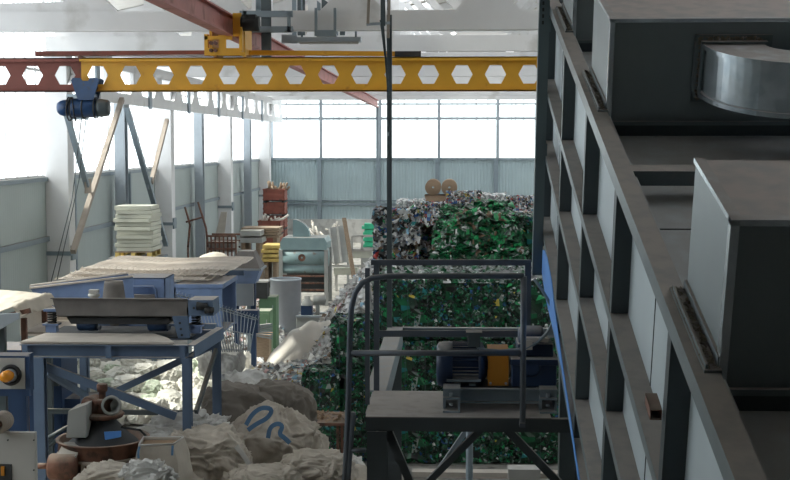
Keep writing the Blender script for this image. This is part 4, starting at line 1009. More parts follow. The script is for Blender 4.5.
part('brace', MB().beam(at(214,345,YS2),at(104,397,YS2),.05,.08), 'stand_blue', st)
part('brace', MB().beam(at(46,372,YS+.15),at(86,396,YS2-.1),.05,.07), 'stand_blue', st)
part('brace', MB().beam(at(216,350,YS2-.1),at(196,412,YS+.4),.04,.06), 'gsteel', st, 'grey diagonal brace')
part('tie_bar', MB().beam(at(47,411,YS2),at(200,413,YS2),.05,.06), 'gsteel', st)
# vibrating trough
YT = 14.9
ztt = at(100,298,YT-.3).z; ztb = at(100,317,YT-.3).z; zbase = zs+.105
vt = thing('vibrating_trough', 'grey brown vibrating trough on springs above the blue stand', 'sieve', (at(60,310,YT).x,YT-.3,zbase))
xt0 = at(52,298,YT-.3).x; xt1 = at(187.5,298,YT-.3).x
mb = MB(); y0_, y1_ = YT-.3, YT+.35
mb.prism([(xt0,y0_,ztt),(xt1,y0_,ztt),(xt1,y0_,ztb),(xt0+.06,y0_,ztb)],(0,.012,0)); mb.prism([(xt0,y1_,ztt-.1),(xt1,y1_,ztt-.1),(xt1,y1_,ztb),(xt0+.06,y1_,ztb)],(0,.012,0))
mb.box((xt0+.06,y0_,ztb),(xt1,y1_,ztb+.012)); mb.box((xt0-.01,y0_-.03,ztt-.012),(xt1,y0_+.01,ztt)); mb.box((xt1-.01,y0_,ztb),(xt1,y1_,ztt-.1))
part('trough', mb, 'dusty_dk', vt)
xu0 = at(72,320,YT).x; xu1 = at(175,320,YT).x
part('under_frame', MB().prism([(xu0,y0_+.06,ztb),(xu1,y0_+.06,ztb),(xu1-.03,y0_+.06,ztb-.09),(xu0+.06,y0_+.06,ztb-.09)],(0,.5,0)), 'dark', vt)
mb = MB(); mb2 = MB()
for px in (91,161):
    c = at(px,328,YT-.05); mb.lathe((c.x-.13,YT-.12,zbase+.1),[(0,0),(.08,0),(.095,.02),(.095,.2),(.08,.22),(0,.22)],(1,0,0),20); mb.box((c.x-.09,YT-.08,zbase),(c.x+.09,YT+.08,zbase+.04))
part('vibration_motor', mb, 'blue_dk', vt)
def spring(px, pyt, pyb, Y, parent, rr=.045):
    t0_ = at(px,pyt,Y); b0_ = at(px,pyb,Y); pts = []
    for k in range(49): a_ = k*2*math.pi*5/48; pts.append((t0_.x+rr*math.cos(a_),Y+rr*math.sin(a_),b0_.z+(t0_.z-b0_.z)*k/48))
    part('spring', MB().tube(pts,.012,6), 'dark', parent, 'dark coil spring')
    part('spring_seat', MB().box((t0_.x-.08,Y-.06,t0_.z),(t0_.x+.08,Y+.06,t0_.z+.03)).box((b0_.x-.06,Y-.05,zbase),(b0_.x+.06,Y+.05,b0_.z)).box((b0_.x-.09,Y-.07,b0_.z-.02),(b0_.x+.09,Y+.07,b0_.z)), 'blue', parent)
spring(52,311,323,YT-.2,vt); spring(196,312,324,YT-.2,vt)
part('side_bracket', MB().prism([at(172,316,YT-.32),at(188,316,YT-.32),at(190,338,YT-.32),at(178,338,YT-.32)],(0,.03,0)).box(at(188,300,YT-.3),at(213,316,YT-.3)+Vector((0,.4,0))), 'stand_blue', vt)
mb = MB()
for px,py in ((180,323),(181,329),(182,335),(194,308),(203,308)): c = at(px,py,YT-.32); mb.tube([c,c+Vector((0,-.012,0))],.014,8)
part('bolt', mb, 'dark', vt)
part('motor_lug', MB().lathe(at(197,306,YT-.34),[(0,0),(.05,0),(.03,.12),(0,.12)],(1,0,0),14).lathe(at(205,310,YT-.34),[(0,0),(.045,0),(.03,.1),(0,.1)],(1,0,0),14), 'dark', vt)
# inclined blue chute behind
YBc = 17.5
t = thing('blue_chute', 'long inclined blue chute behind the trough, by the left wall', 'chute', (at(80,300,YBc).x,YBc,0))
A_ = at(30,288,YBc); B_ = at(133,276,YBc)
mb = MB().prism([A_,B_,at(133,306,YBc),at(42,306,YBc)],(0,.015,0))
mb.prism([at(30,285.5,YBc+.7),at(128,273,YBc+.7),at(133,306,YBc+.7),at(42,306,YBc+.7)],(0,.015,0)); mb.beam(at(42,306,YBc)+Vector((0,.35,0)),at(133,306,YBc)+Vector((0,.35,0)),.7,.015)
part('chute_wall', mb, 'blue', t); part('lip', MB().beam(A_,B_,.06,.025).beam(at(30,285.5,YBc+.7),at(128,273,YBc+.7),.06,.02), 'dusty', t, 'dusty pale lip')
for px in (50,84): x = at(px,306,YBc+.3).x; part('leg', MB().beam((x,YBc+.35,0),(x,YBc+.35,at(px,306,YBc).z),.08,.08), 'stand_blue', t)
c = at(93,296,17.2); t = thing('white_valve', 'small white fitting standing against the blue chute', 'valve', (c.x,17.2,c.z-.1))
part('body', MB().lathe((c.x,17.25,c.z-.06),[(0,0),(.05,0),(.055,.04),(.08,.05),(.08,.08),(0,.09)],(0,0,1),16).box((c.x-.06,17.2,c.z+.03),(c.x+.06,17.3,c.z+.08)), 'white_met', t)
part('bracket', MB().box((c.x-.09,17.22,c.z-.1),(c.x+.09,17.5,c.z-.06)), 'blue', t)
# grey hopper spout
c = at(113,297,17.0); t = thing('grey_spout', 'dark grey tapered spout between blue chute and blue box', 'hopper', (c.x,17,c.z))
part('cone', MB().lathe((c.x+.0,17.05,c.z-.12),[(.15,0),(.15,.1),(.13,.28),(.12,.33),(.11,.33),(.1,.02)],(0,0,1),28), 'dusty_dk', t); part('stem', MB().tube([(c.x,17.05,c.z-.12),(c.x,17.05,at(0,325,17).z)],.06,12).beam((c.x,17.05,at(0,322,17).z),(c.x,17.9,at(0,322,17).z),.06,.06), 'dusty_dk', t)
# blue box with opening
YX = 18.0; a0 = at(118,301,YX); b0 = at(165,278,YX)
t = thing('blue_hopper_box', 'blue box with a rounded opening, left of the larger blue container', 'machine', (a0.x,YX,0))
zA, zB = a0.z, b0.z
mb = MB(); ox0,ox1 = at(129,290,YX).x, at(155,290,YX).x; oz = at(0,287,YX).z
mb.prism([(a0.x,YX,zA-.35),(ox0,YX,zA-.35),(ox0,YX,oz-.04),(ox0+.04,YX,oz),(ox0+.04,YX,zB),(a0.x+.06,YX,zB)],(0,.012,0))
mb.prism([(ox1-.04,YX,zB),(ox1-.04,YX,oz),(ox1,YX,oz-.04),(ox1,YX,zA-.35),(b0.x,YX,zA-.35),(b0.x,YX,zB)],(0,.012,0)); mb.box((ox0+.04,YX,oz),(ox1-.04,YX+.012,zB))
mb.box((b0.x-.012,YX,zA-.35),(b0.x,YX+.6,zB)); mb.box((a0.x+.05,YX,zB-.012),(b0.x,YX+.6,zB)); mb.box((a0.x+.05,YX+.58,zA-.35),(b0.x,YX+.6,zB)); mb.box((a0.x,YX,zA-.35),(b0.x,YX+.6,zA-.33))
part('shell', mb, 'blue', t); part('opening_frame', MB().tube([at(x_,y_,YX-.01) for x_,y_ in ((128,301),(128,290),(131,286.5),(153,286.5),(156,290),(156,301))],.014,6), 'blue', t)
part('inner_plate', MB().obox(((ox0+ox1)/2,YX+.25,zA-.1),(.3,.02,.4),0,.5), 'dusty', t)
gz1 = zA-.35
# blue container
YK = 22.0; a0 = at(174,284.5,YK); b0 = at(220,284.5,YK); zk = a0.z
t = thing('blue_container', 'large open sided blue container under the stacked wire mesh sheets', 'container', (a0.x,YK,0))
zk0 = at(180,335,YK).z
mb = MB().box((a0.x,YK,zk0),(b0.x,YK+.03,zk)).box((a0.x,YK,zk-.03),(b0.x,YK+1.5,zk)).box((a0.x,YK+1.47,zk0),(b0.x,YK+1.5,zk)).box((a0.x,YK,zk0),(a0.x+.03,YK+1.5,zk)).box((a0.x,YK,zk0),(b0.x,YK+1.5,zk0+.03))
part('shell', mb, 'blue', t)
part('rim', MB().box((b0.x-.04,YK-.02,zk-.07),(b0.x+.05,YK+1.5,zk+.01)).box((b0.x-.04,YK-.02,zk0),(b0.x+.03,YK+.05,zk)).box((b0.x-.04,YK+1.43,zk0),(b0.x+.03,YK+1.5,zk)).box((a0.x,YK-.03,zk-.05),(b0.x+.05,YK,zk+.01)), 'blue', t)
g = thing('machine_gantry', 'blue steel gantry carrying the blue box and the large blue container', 'gantry', (at(84,400,18.3).x,18.3,0))
for Y_, zz_, pr in ((18.3, gz1, 217), (22.3, zk0, 218), (23.2, zk0, 218)):
    xl_, xr_ = at(84.5,400,Y_).x, at(pr,400,Y_).x
    part('cross_beam', MB().beam((xl_,Y_,zz_-.06),(xr_,Y_,zz_-.06),.12,.11), 'stand_blue', g)
    for x_ in (xl_, xr_): part('leg', MB().beam((x_,Y_,0),(x_,Y_,zz_-.06),.09,.09), 'stand_blue', g)
kx0, kx1, kzk = a0.x, b0.x, zk
# support frame for meshes at left
mx_0 = at(70,275,23).x
t = thing('support_frame', 'low blue frame carrying the left part of the wire mesh sheets', 'frame', (mx_0,22.3,0))
mb = MB().beam((mx_0+.3,22.4,zk-.05),(kx0-.02,22.4,zk-.05),.1,.1).beam((mx_0+.3,24.6,zk-.05),(kx1,24.6,zk-.05),.1,.1)
part('beam', mb, 'stand_blue', t)
for px_ in (84.5,):
    for y_ in (22.4,24.6): x_ = at(px_,400,y_).x; part('leg', MB().beam((x_,y_,0),(x_,y_,zk-.1),.1,.1), 'stand_blue', t)
# mesh sheets
rg = random.Random(21)
def mesh_sheet(w,d,seed):
    mb = MB(); rg = random.Random(seed); nx, ny = int(w/.10), int(d/.11)
    zf = lambda x,y: .018*math.sin(x*3+seed)+.012*math.sin(y*5+seed*2)+.02
    for i in range(nx+1):
        x = w*i/nx; pts = [(x,d*j/6,zf(x,d*j/6)) for j in range(7)]
        for p,q in zip(pts,pts[1:]): mb.beam(p,q,.018,.014)
    for j in range(ny+1):
        y = d*j/ny; pts = [(w*i/10,y,zf(w*i/10,y)+.012) for i in range(11)]
        for p,q in zip(pts,pts[1:]): mb.beam(p,q,.018,.014)
    for i in range(nx):
        mb.beam((w*i/nx,0,zf(w*i/nx,0)),(w*(i+.5)/nx,-.02,zf(w*i/nx,0)+.05),.012,.012)
    return mb.mesh('wire_grid', 'wire')
sm1 = mesh_sheet(2.65,2.5,1); sm2 = mesh_sheet(2.45,2.4,2)
nsheet = 5
for k in range(nsheet):
    t = thing('wire_mesh_sheet', 'pale wire mesh sheet lying on the blue container, %s in the pile'%(['lowest','second from bottom','middle','second from top','topmost'][k]), 'mesh sheet', (mx_0+.02+.07*k+R.uniform(-.03,.06),22.05+.12*k,zk+.02+.035*k), 'stack of wire mesh sheets', R.uniform(-.02,.02))
    o = bpy.data.objects.new('wire_grid', sm1 if k%2==0 else sm2); COL.objects.link(o); o.parent = t
# leaning wire rack in front
rg = random.Random(2); mb = MB()
A_,B_,C_,D_ = at(160,289,18.5),at(256,318,19.5),at(250,352,19.3),at(192,352,18.6)
for k in range(26):
    f = k/25; p = A_+(B_-A_)*f; q = (A_+(B_-A_)*.35)*(1-f)+C_*f if False else D_+(C_-D_)*f
    if f > .3: mb.tube([p,(p+q)/2+Vector((0,-.06,0)),q],.007,5)
for g in (0,.06,.5,.95):
    p = A_+(D_-A_)*g; q = B_+(C_-B_)*g
    if g < .1: mb.tube([p,q],.008,5)
    else: mb.tube([p+(q-p)*.3,q],.008,5)
for k in range(32): p = A_+(B_-A_)*(k/31); mb.tube([p,p+Vector((.02,0,-.03)),p+Vector((.05,0,.03))],.006,4)
solo('wire_rack', mb, 'lsteel', 'curved thin wire rack leaning right of the grey trough', 'wire rack', tuple(D_))
# stack of cream panels
YP = 30.0; x0 = at(115,250,YP).x; x1 = at(151,250,YP).x; zp = at(130,257,YP).z; mid = (x0+x1)/2; pw = x1-x0
t = thing('steel_podium', 'grey steel podium carrying the pallet of cream panels', 'podium', (mid,YP+.5,0))
part('top', MB().box((x0-.15,YP-.15,zp-.08),(x1+.15,YP+1.1,zp-.02)), 'gsteel2', t)
for x_ in (x0-.05,x1+.05):
    for y_ in (YP-.05,YP+1.0): part('leg', MB().beam((x_,y_,0),(x_,y_,zp-.08),.1,.1), 'gsteel2', t)
t = thing('wooden_pallet', 'wooden pallet under the stack of cream panels', 'pallet', (mid,YP+.5,zp-.02))
mb = MB()
for k in range(5): mb.box((x0,YP+.22*k,zp+.10),(x1,YP+.22*k+.14,zp+.125))
part('deck_board', mb, 'wood', t); mb = MB()
for x_ in (x0,mid-.05,x1-.1):
    mb.box((x_,YP,zp-.02),(x_+.1,YP+1.02,zp+0.0)); 
    for y_ in (YP,YP+.46,YP+.9): mb.box((x_,y_,zp),(x_+.1,y_+.12,zp+.10))
part('block', mb, 'yellowwood', t)
pm_ = MB().obox((0,0,.05),(pw,1.0,.085)).mesh('foam_panel','cream'); z = zp+.127; H_ = at(130,206,YP).z-z; npn = 11; dz = H_/npn
for k in range(npn):
    o = bpy.data.objects.new('foam_panel', pm_); COL.objects.link(o); o.location = (mid+R.uniform(-.05,.05)+(.03 if k>7 else 0),YP+.5+R.uniform(-.03,.03),z+k*dz); o.rotation_euler=(0,R.uniform(-.012,.012) if k==npn-2 else 0,R.uniform(-.05,.05)); o.scale=(1,1,dz/.0925*.97)
    o['label'] = 'cream foam panel stacked on the pallet, %s from the bottom'%(ORD[k] if k<npn-1 else 'topmost, farthest'); o['category']='panel'; o['group']='stack of cream foam panels'
# pale tarp sheet behind meshes
mb = MB(); a0 = at(190,262,27); b0 = at(246,262,27)
mb.grid(lambda u,v: Vector((a0.x+(b0.x-a0.x)*u, 26.2+2.0*v, 2.70+.22*math.sin(min(1,u*1.3+.15)*math.pi)*(.4+.6*v)+.05*noise.noise(Vector((u*6,v*6,0))))), 30, 20)
o = solo('pale_sheet', mb, 'cloth', 'pale rumpled sheet draped behind the wire mesh sheets', 'sheet', (0,0,0)); o.modifiers.new('thick','SOLIDIFY').thickness=.02
t = thing('trestle_table', 'grey trestle under the pale rumpled sheet', 'table', (a0.x,27,0)); part('top', MB().box((a0.x+.05,26.25,2.64),(b0.x-.05,28.1,2.7)), 'gsteel2', t)
for x_ in (a0.x+.1,b0.x-.1): part('leg', MB().beam((x_,26.4,0),(x_,26.4,2.64),.08,.08).beam((x_,28,0),(x_,28,2.64),.08,.08), 'gsteel2', t)
# dark topped hopper
YH = 25.6
def q(px,py,dy=0): return at(px,py,YH+dy)
t = thing('feed_hopper', 'blue feed hopper with a dark grey tapered top beside the blue container', 'hopper', (q(243,320).x,YH,0))
x0,x1 = q(229,268).x,q(260,268).x; zt_,zb_ = q(0,251).z,q(0,268).z; xi0,xi1 = q(237,252).x,q(252,252).x
mb = MB().hexa([(x0,YH,zb_),(x1,YH,zb_),(x1,YH+.7,zb_),(x0,YH+.7,zb_),(xi0,YH+.15,zt_),(xi1,YH+.15,zt_),(xi1,YH+.55,zt_),(xi0,YH+.55,zt_)]); part('tapered_cover', mb, 'dusty_dk', t)
zc1 = q(0,283).z; xj0,xj1 = q(234,283).x,q(254,283).x
mb = MB().hexa([(xj0,YH+.1,zc1),(xj1,YH+.1,zc1),(xj1,YH+.6,zc1),(xj0,YH+.6,zc1),(x0,YH,zb_),(x1,YH,zb_),(x1,YH+.7,zb_),(x0,YH+.7,zb_)]); part('blue_cone', mb, 'blue', t)
part('rim', MB().box((x0-.03,YH-.03,zb_-.03),(x1+.03,YH+.73,zb_+.01)), 'lsteel', t)
part('outlet_plate', MB().box((xj0+.02,YH+.08,q(0,305).z),(xj1-.03,YH+.2,zc1)), 'lsteel', t)
part('leg', MB().beam((xj0,YH+.3,0),(xj0,YH+.3,zc1),.1,.1), 'blue_dk', t); part('leg', MB().beam((xj1-.06,YH+.3,0),(xj1-.06,YH+.3,zc1),.1,.1), 'blue_dk', t)
part('motor_block', MB().box((xj0,YH-.2,q(0,330).z),(xj1+.1,YH+.05,q(0,308).z)), 'blue_dk', t)
# grey drum
YD = 34; a0 = at(270.5,284,YD); b0 = at(301,284,YD); cx_ = (a0.x+b0.x)/2; rr = (b0.x-a0.x)/2; zt_ = at(285,279,YD).z
t = thing('grey_drum', 'open topped grey steel drum in the middle of the yard', 'drum', (cx_,YD,0))
part('shell', MB().lathe((cx_,YD,0),[(0,0),(rr,0),(rr,.4),(rr*1.01,.42),(rr,.44),(rr,zt_),(rr*1.02,zt_+.01),(rr*.97,zt_+.01),(rr*.97,.1),(0,.1)],n=40), 'tank', t)
part('rim', MB().lathe((cx_,YD,zt_),[(rr*1.03,-.02),(rr*1.03,.02),(rr*.96,.02),(rr*.96,-.02)],n=40), 'lsteel', t)
# green cabinets
for i,(px0,px1,py,Y,lb) in enumerate(((259,276,297,31,'taller green cabinet left of the grey drum'),(257,270,311,30,'lower green cabinet in front of the taller green one'))):
    a0 = at(px0,py,Y); b0 = at(px1,py,Y); t = thing('green_cabinet', lb, 'cabinet', (a0.x,Y,0))
    part('body', MB().box((a0.x,Y,0),(b0.x,Y+.5,a0.z)), 'greencab', t, bevel=.01); dr = part('door', MB().box((a0.x+.04,Y-.015,.3),(b0.x-.04,Y,a0.z-.06)), 'greencab', t); part('handle', MB().box((b0.x-.09,Y-.03,a0.z-.3),(b0.x-.07,Y-.015,a0.z-.2)), 'lsteel', dr)
t = thing('tool_crate', 'white and dark parts crate on the green cabinets', 'crate', at(262,296,30.6)); a0 = at(257,297,30.6); b0 = at(263,284,30.6)
part('box', MB().box((a0.x-.15,30.9,at(0,297,31).z+.005),(a0.x+.2,31.3,b0.z)), 'dark', t); part('lid', MB().box((a0.x-.16,30.88,b0.z),(a0.x+.22,31.32,b0.z+.04)), 'white_met', t)
# corrugated boards near
mb = MB(); 
for k in range(7): mb.beam(at(255,326+k*1.6,28.2),at(271,324+k*2.4,28.6),.10,.03)
solo('slat_board', mb, 'gsteel2', 'grey slatted board lying left of the tarpaulin mound', 'board', tuple(at(265,335,27.2)))
a0 = at(256,334,29.5); b0 = at(269,346,29.5)
t = thing('brown_crate', 'low brown wooden crate at the foot of the green cabinets', 'crate', (a0.x,29.5,0)); part('body', MB().box((a0.x,29.5,0),(b0.x,29.9,a0.z-.06)), 'wood', t); part('lid', MB().box((a0.x-.03,29.45,a0.z-.06),(b0.x+.03,29.95,a0.z-.02)), 'cardboard', t)
# teal machine
YM = 42.0
def m_(px,py,dy=0): return at(px,py,YM+dy)
x0,x1 = m_(279,250).x, m_(328,250).x
t = thing('teal_machine', 'pale teal crusher machine with a rounded hopper fin on top', 'machine', (x0,YM,0))
z_ = lambda py: m_(300,py).z
part('hood', MB().prism([(x0+.05,YM,z_(250)),(x0+.03,YM,z_(243)),(x0+.12,YM,z_(238)),(x1-.12,YM,z_(238)),(x1-.03,YM,z_(243)),(x1-.05,YM,z_(250))],(0,1.5,0)), 'teal', t)
part('drum', MB().lathe((x0+.0,YM+.25,z_(257.5)),[(0,0),(.3,0),(.3,x1-x0),(0,x1-x0)],(1,0,0),28), 'teal', t)
part('roller', MB().lathe((x0+.1,YM+.15,z_(269)),[(0,0),(.16,0),(.16,x1-x0-.2),(0,x1-x0-.2)],(1,0,0),24), 'teal', t)
pts = [m_(293,238,.6)]+[Vector((m_(293,238,.6).x+.55*math.sin(a_),YM+.6,z_(238)+.56*math.cos(a_))) for a_ in [math.pi/2*k/10 for k in range(11)]]
part('hopper_fin', MB().prism(pts,(0,.35,0)), 'teal', t)
part('rust_patch', MB().lathe((m_(302,257).x,YM-.055,z_(257.5)),[(0,-.01),(.10,0),(.12,.01)],(0,-1,0),12), 'rust', t, 'round rusty cap')
for xx in (x0+.02,x1-.1):
    for yy in (YM-.0,YM+1.3): part('leg', MB().beam((xx+.04,yy,0),(xx+.04,yy,z_(250)),.12,.12), 'greymach', t)
mb = MB()
for py in (276,283,290): mb.beam((x0+.1,YM,z_(py)),(x1-.1,YM,z_(py)),.06,.06)
part('cross_bar', mb, 'rust', t, 'rusty cross bar'); part('back_sheet', MB().box((x0+.1,YM+1.2,.3),(x1-.1,YM+1.25,z_(262))), 'dark', t)
t = thing('grey_press', 'grey and blue machine part on the floor before the teal machine', 'machine', (at(305,330,33).x,33,0))
a0 = at(296,322,33); b0 = at(326,322,33)
part('base', MB().box((a0.x,33,0),(b0.x,33.7,a0.z+.12)), 'greymach', t, bevel=.02); part('rail', MB().box((a0.x,32.95,a0.z+.12),(b0.x,33.05,a0.z+.17)).box((a0.x,33.6,a0.z+.12),(b0.x,33.7,a0.z+.17)), 'lsteel', t)
part('valve_block', MB().box((at(300,310,33).x,33.2,a0.z+.12),(at(311,310,33).x,33.5,at(0,305,33).z)), 'blue_dk', t); part('gear_head', MB().lathe((at(306,305,33).x,33.3,at(0,305,33).z),[(.14,0),(.13,.1),(.08,.14),(.08,.24),(0,.25)],n=18), 'greymach', t)
part('side_motor', MB().lathe((at(312,300,33).x,33.4,at(0,300,33).z),[(0,0),(.13,0),(.13,.3),(0,.33)],(1,0,0),18).beam((at(316,300,33).x,33.4,a0.z+.12),(at(316,300,33).x,33.4,at(0,300,33).z),.1,.1), 'greymach', t)
# red crates
YR = 60.0; x0 = at(263,184,YR).x; x1 = at(286,184,YR).x; zt_ = at(270,189,YR).z
def crate_mesh(w,d,h):
    mb = MB(); t_ = .04
    mb.box((0,0,.08),(w,t_,h)).box((0,d-t_,.08),(w,d,h)).box((0,0,.08),(t_,d,h)).box((w-t_,0,.08),(w,d,h)).box((0,0,.08),(w,d,.12))
    for z in (.12,h*.5,h-.06): mb.box((-.02,-.02,z),(w+.02,0,z+.06)); mb.box((w,0,z),(w+.02,d,z+.06))
    return mb
nC_ = 5; ch = zt_/nC_
cm = crate_mesh((x1-x0)*.92,1.1,ch).mesh('crate_body','crate'); fm = MB().box((0,0,0),(.12,1.1,.08)).box(((x1-x0)*.92-.12,0,0),((x1-x0)*.92,1.1,.08)).mesh('skid','dark')
def crate(x,y,z,lb,grp='rust red stacking crates'):
    t = thing('red_crate', lb, 'crate', (x,y,z), grp)
    for me,nm in ((cm,'crate_body'),(fm,'skid')): o = bpy.data.objects.new(nm,me); COL.objects.link(o); o.parent = t
    return t
for k in range(nC_): crate(x0,YR,k*ch,'rust red crate in the tall far stack, %s from the bottom'%ORD[k])
for k in range(3): crate(at(258,220,57).x,57,k*ch*.98,'rust red crate in the lower stack before the tall one, %s from the bottom'%ORD[k])
rg = random.Random(8); mb = MB()
for k in range(16):
    p = Vector((x0+.1+rg.random()*1.0,YR+.1+rg.random()*.8,zt_-.05)); mb.tube([p,p+Vector((rg.uniform(-.25,.25),rg.uniform(-.1,.1),rg.uniform(.15,.42)))],.05,7)
solo('scrap_pieces', mb, 'wood', 'pale scrap pieces sticking out of the topmost red crate', 'scrap', (0,0,0), None, 'stuff')
mb = MB(); x57 = at(258,220,57).x
for k in range(9):
    p = Vector((x57+.1+rg.random()*.8,57.2+rg.random()*.6,ch*2.85)); mb.tube([p,p+Vector((rg.uniform(-.1,.4),0,rg.uniform(.15,.4)))],.05,7)
solo('scrap_pieces', mb, 'tarp', 'pale scrap pieces lying in the lower red crate stack', 'scrap', (0,0,0), None, 'stuff')
# timber stacks
def timber(px0,px1,pyt,pyb,Y,m,name,lb,n=5):
    a0 = at(px0,pyt,Y); b0 = at(px1,pyb,Y); t = thing(name, lb, 'timber', (a0.x,Y,0)); nn = n
    zz = b0.z; dz = (a0.z-b0.z)/nn
    for k in range(nn): part('board_layer', MB().box((a0.x+(.05 if k%2 else 0),Y,zz+dz*k),(b0.x-(.06 if k%3==1 else 0),Y+1.2,zz+dz*(k+.72))), m, t)
    part('bearer', MB().box((a0.x+.1,Y+.1,0),(a0.x+.25,Y+1.1,zz)).box((b0.x-.25,Y+.1,0),(b0.x-.1,Y+1.1,zz)), 'wood', t)
timber(240,279,227,238,50,'wood','board_stack','weathered brown boards stacked before the red crates',4)
timber(261,279,244,262,47,'yellowwood','timber_stack','yellow painted timber stack left of the teal machine',4)
timber(238,262,229,243,49,'greymach','grey_box_stack','grey boxes with planks left of the brown boards',2)
# rusty frames by left wall
YW = 44.0
t = thing('scrap_frame', 'bent rusty tube frame standing at left wall beyond the panels', 'frame', at(190,262,YW))
mb = MB()
mb.tube([at(185,207,YW),at(190,225,YW),at(188,247,YW)],.04,6).tube([at(198,202,YW),at(206,228,YW),at(208,247,YW)],.04,6).tube([at(186,222,YW),at(203,217,YW)],.035,6)
for px in (188,208): p = at(px,247,YW); mb.tube([p,(p.x,p.y,0)],.04,6)
part('tube', mb, 'rust', t)
a0 = at(207,236,YW); b0 = at(236,249,YW)
t = thing('rusty_cage', 'rusty mesh sided cage beside the left wall columns', 'cage', (a0.x,YW,0)); mb = MB()
for k in range(8): x = a0.x+(b0.x-a0.x)*k/7; mb.beam((x,YW,0),(x,YW,a0.z),.05,.05)
for z in (a0.z,(a0.z+b0.z)/2,b0.z): mb.beam((a0.x,YW,z),(b0.x,YW,z),.06,.06); mb.beam((a0.x,YW+.9,z),(b0.x,YW+.9,z),.06,.06)
part('bars', mb, 'rust', t); part('load', MB().box((a0.x+.05,YW+.1,b0.z-.1),(b0.x-.05,YW+.85,(a0.z+b0.z)/2)), 'greymach', t)
p0_,p1_ = at(216,235,50),at(225,212,50); t = thing('leaning_board','grey weathered board leaning against the third white column','board',(p0_.x,50,p0_.z)); part('board', MB().prism([at(215,237,50),at(224,237,50),at(227,212,50),at(221,212,50)],(0,.06,0)).prism([at(215,237,50),at(224,237,50),(at(224,237,50).x,50,0),(at(215,237,50).x,50,0)],(0,.06,0)), 'dusty', t)
# frames and planks right of the teal machine
YJ = 48
t = thing('slatted_board', 'pale green grey slatted panel leaning right of the teal machine', 'panel', at(332,262,YJ))
mb = MB().prism([at(329,228,YJ+.5),at(345,225,YJ+.5),at(350,262,YJ),at(333,264,YJ)],(0,.05,0)); part('sheet', mb, 'greymach', t)
for px_ in (336,348): b_ = at(px_,264,YJ+.05); part('foot', MB().beam((b_.x,b_.y,0),(b_.x,b_.y,b_.z+.1),.08,.08), 'greymach', t)
mb = MB()
for f in (0,.5,1): mb.beam(at(329+16*f,228-3*f,YJ+.42),at(333+17*f,263,YJ-.08),.07,.07)
part('slat', mb, 'white_met', t)
t = thing('leaning_plank', 'long dark plank leaning diagonally in front of pale panel', 'plank', at(353,275,45)); part('plank', MB().beam(at(344,218,45.6),at(354,278,44.6),.14,.06), 'wood', t)
t = thing('pale_machine_frame', 'pale grey open metal frame between plank and green crates', 'frame', at(350,268,46)); mb = MB()
def fr_(px,py): return at(px,py,46)
for a_,b_ in (((352,236),(374,236)),((352,236),(352,268)),((374,236),(374,268)),((348,250),(376,250)),((331,266),(372,266)),((362,236),(362,250))): mb.beam(fr_(*a_),fr_(*b_),.08,.08)
part('bars', mb, 'white_met', t); part('tray', MB().box(fr_(334,268),fr_(357,275)+Vector((0,.8,0))).box(fr_(352,251),fr_(372,258)+Vector((0,.8,0))), 'cream', t)
part('feet', MB().beam((fr_(336,275).x,46.2,0),(fr_(336,275).x,46.2,fr_(336,275).z),.08,.08).beam((fr_(370,275).x,46.2,0),(fr_(370,275).x,46.2,fr_(370,268).z),.08,.08), 'white_met', t)
rg = random.Random(14); mb = MB()
for k in range(26):
    p = at(rg.uniform(312,345),rg.uniform(232,250),52+rg.random()*3); qd = Vector((rg.uniform(-.6,.6),rg.uniform(-.2,.2),rg.uniform(.1,.8))); mb.tube([p,p+qd*.6,p+qd],.04,6)
for px in (315,325,338): p = at(px,245,53); mb.tube([p,(p.x,p.y,0)],.05,6)
solo('tangled_pipes', mb, 'tarp', 'tangle of pale pipes in front of the back wall plinth', 'pipes', (0,0,0), None, 'stuff')
for k in range(4):
    a0 = at(363,245,50); w = 12*50/F; z = at(0,246,50).z+(at(0,222,50).z-at(0,246,50).z)*k/4; dz = .21
    t = thing('green_tray', 'bright green plastic tray in small stack near the rag bales, %s'%(['lowest','second from bottom','second from top','topmost'][k]), 'tray', (a0.x,50,z), 'bright green trays')
    part('tray', MB().box((a0.x-.05*(k%2),50,z),(a0.x+w,50.6,z+dz*.5)).box((a0.x+.05,50.02,z+dz*.5),(a0.x+w-.05,50.58,z+dz)), 'greenplastic', t)
z = at(0,246,50).z; t = thing('storage_box','grey box under the stack of green trays','box',(at(363,246,50).x,50,0)); part('body', MB().box((at(361,246,50).x,49.95,0),(at(377,246,50).x,50.7,z)), 'greymach', t); part('lid', MB().box((at(360.5,246,50).x,49.9,z-.08),(at(377.5,246,50).x,50.75,z-.0)), 'plinth', t)
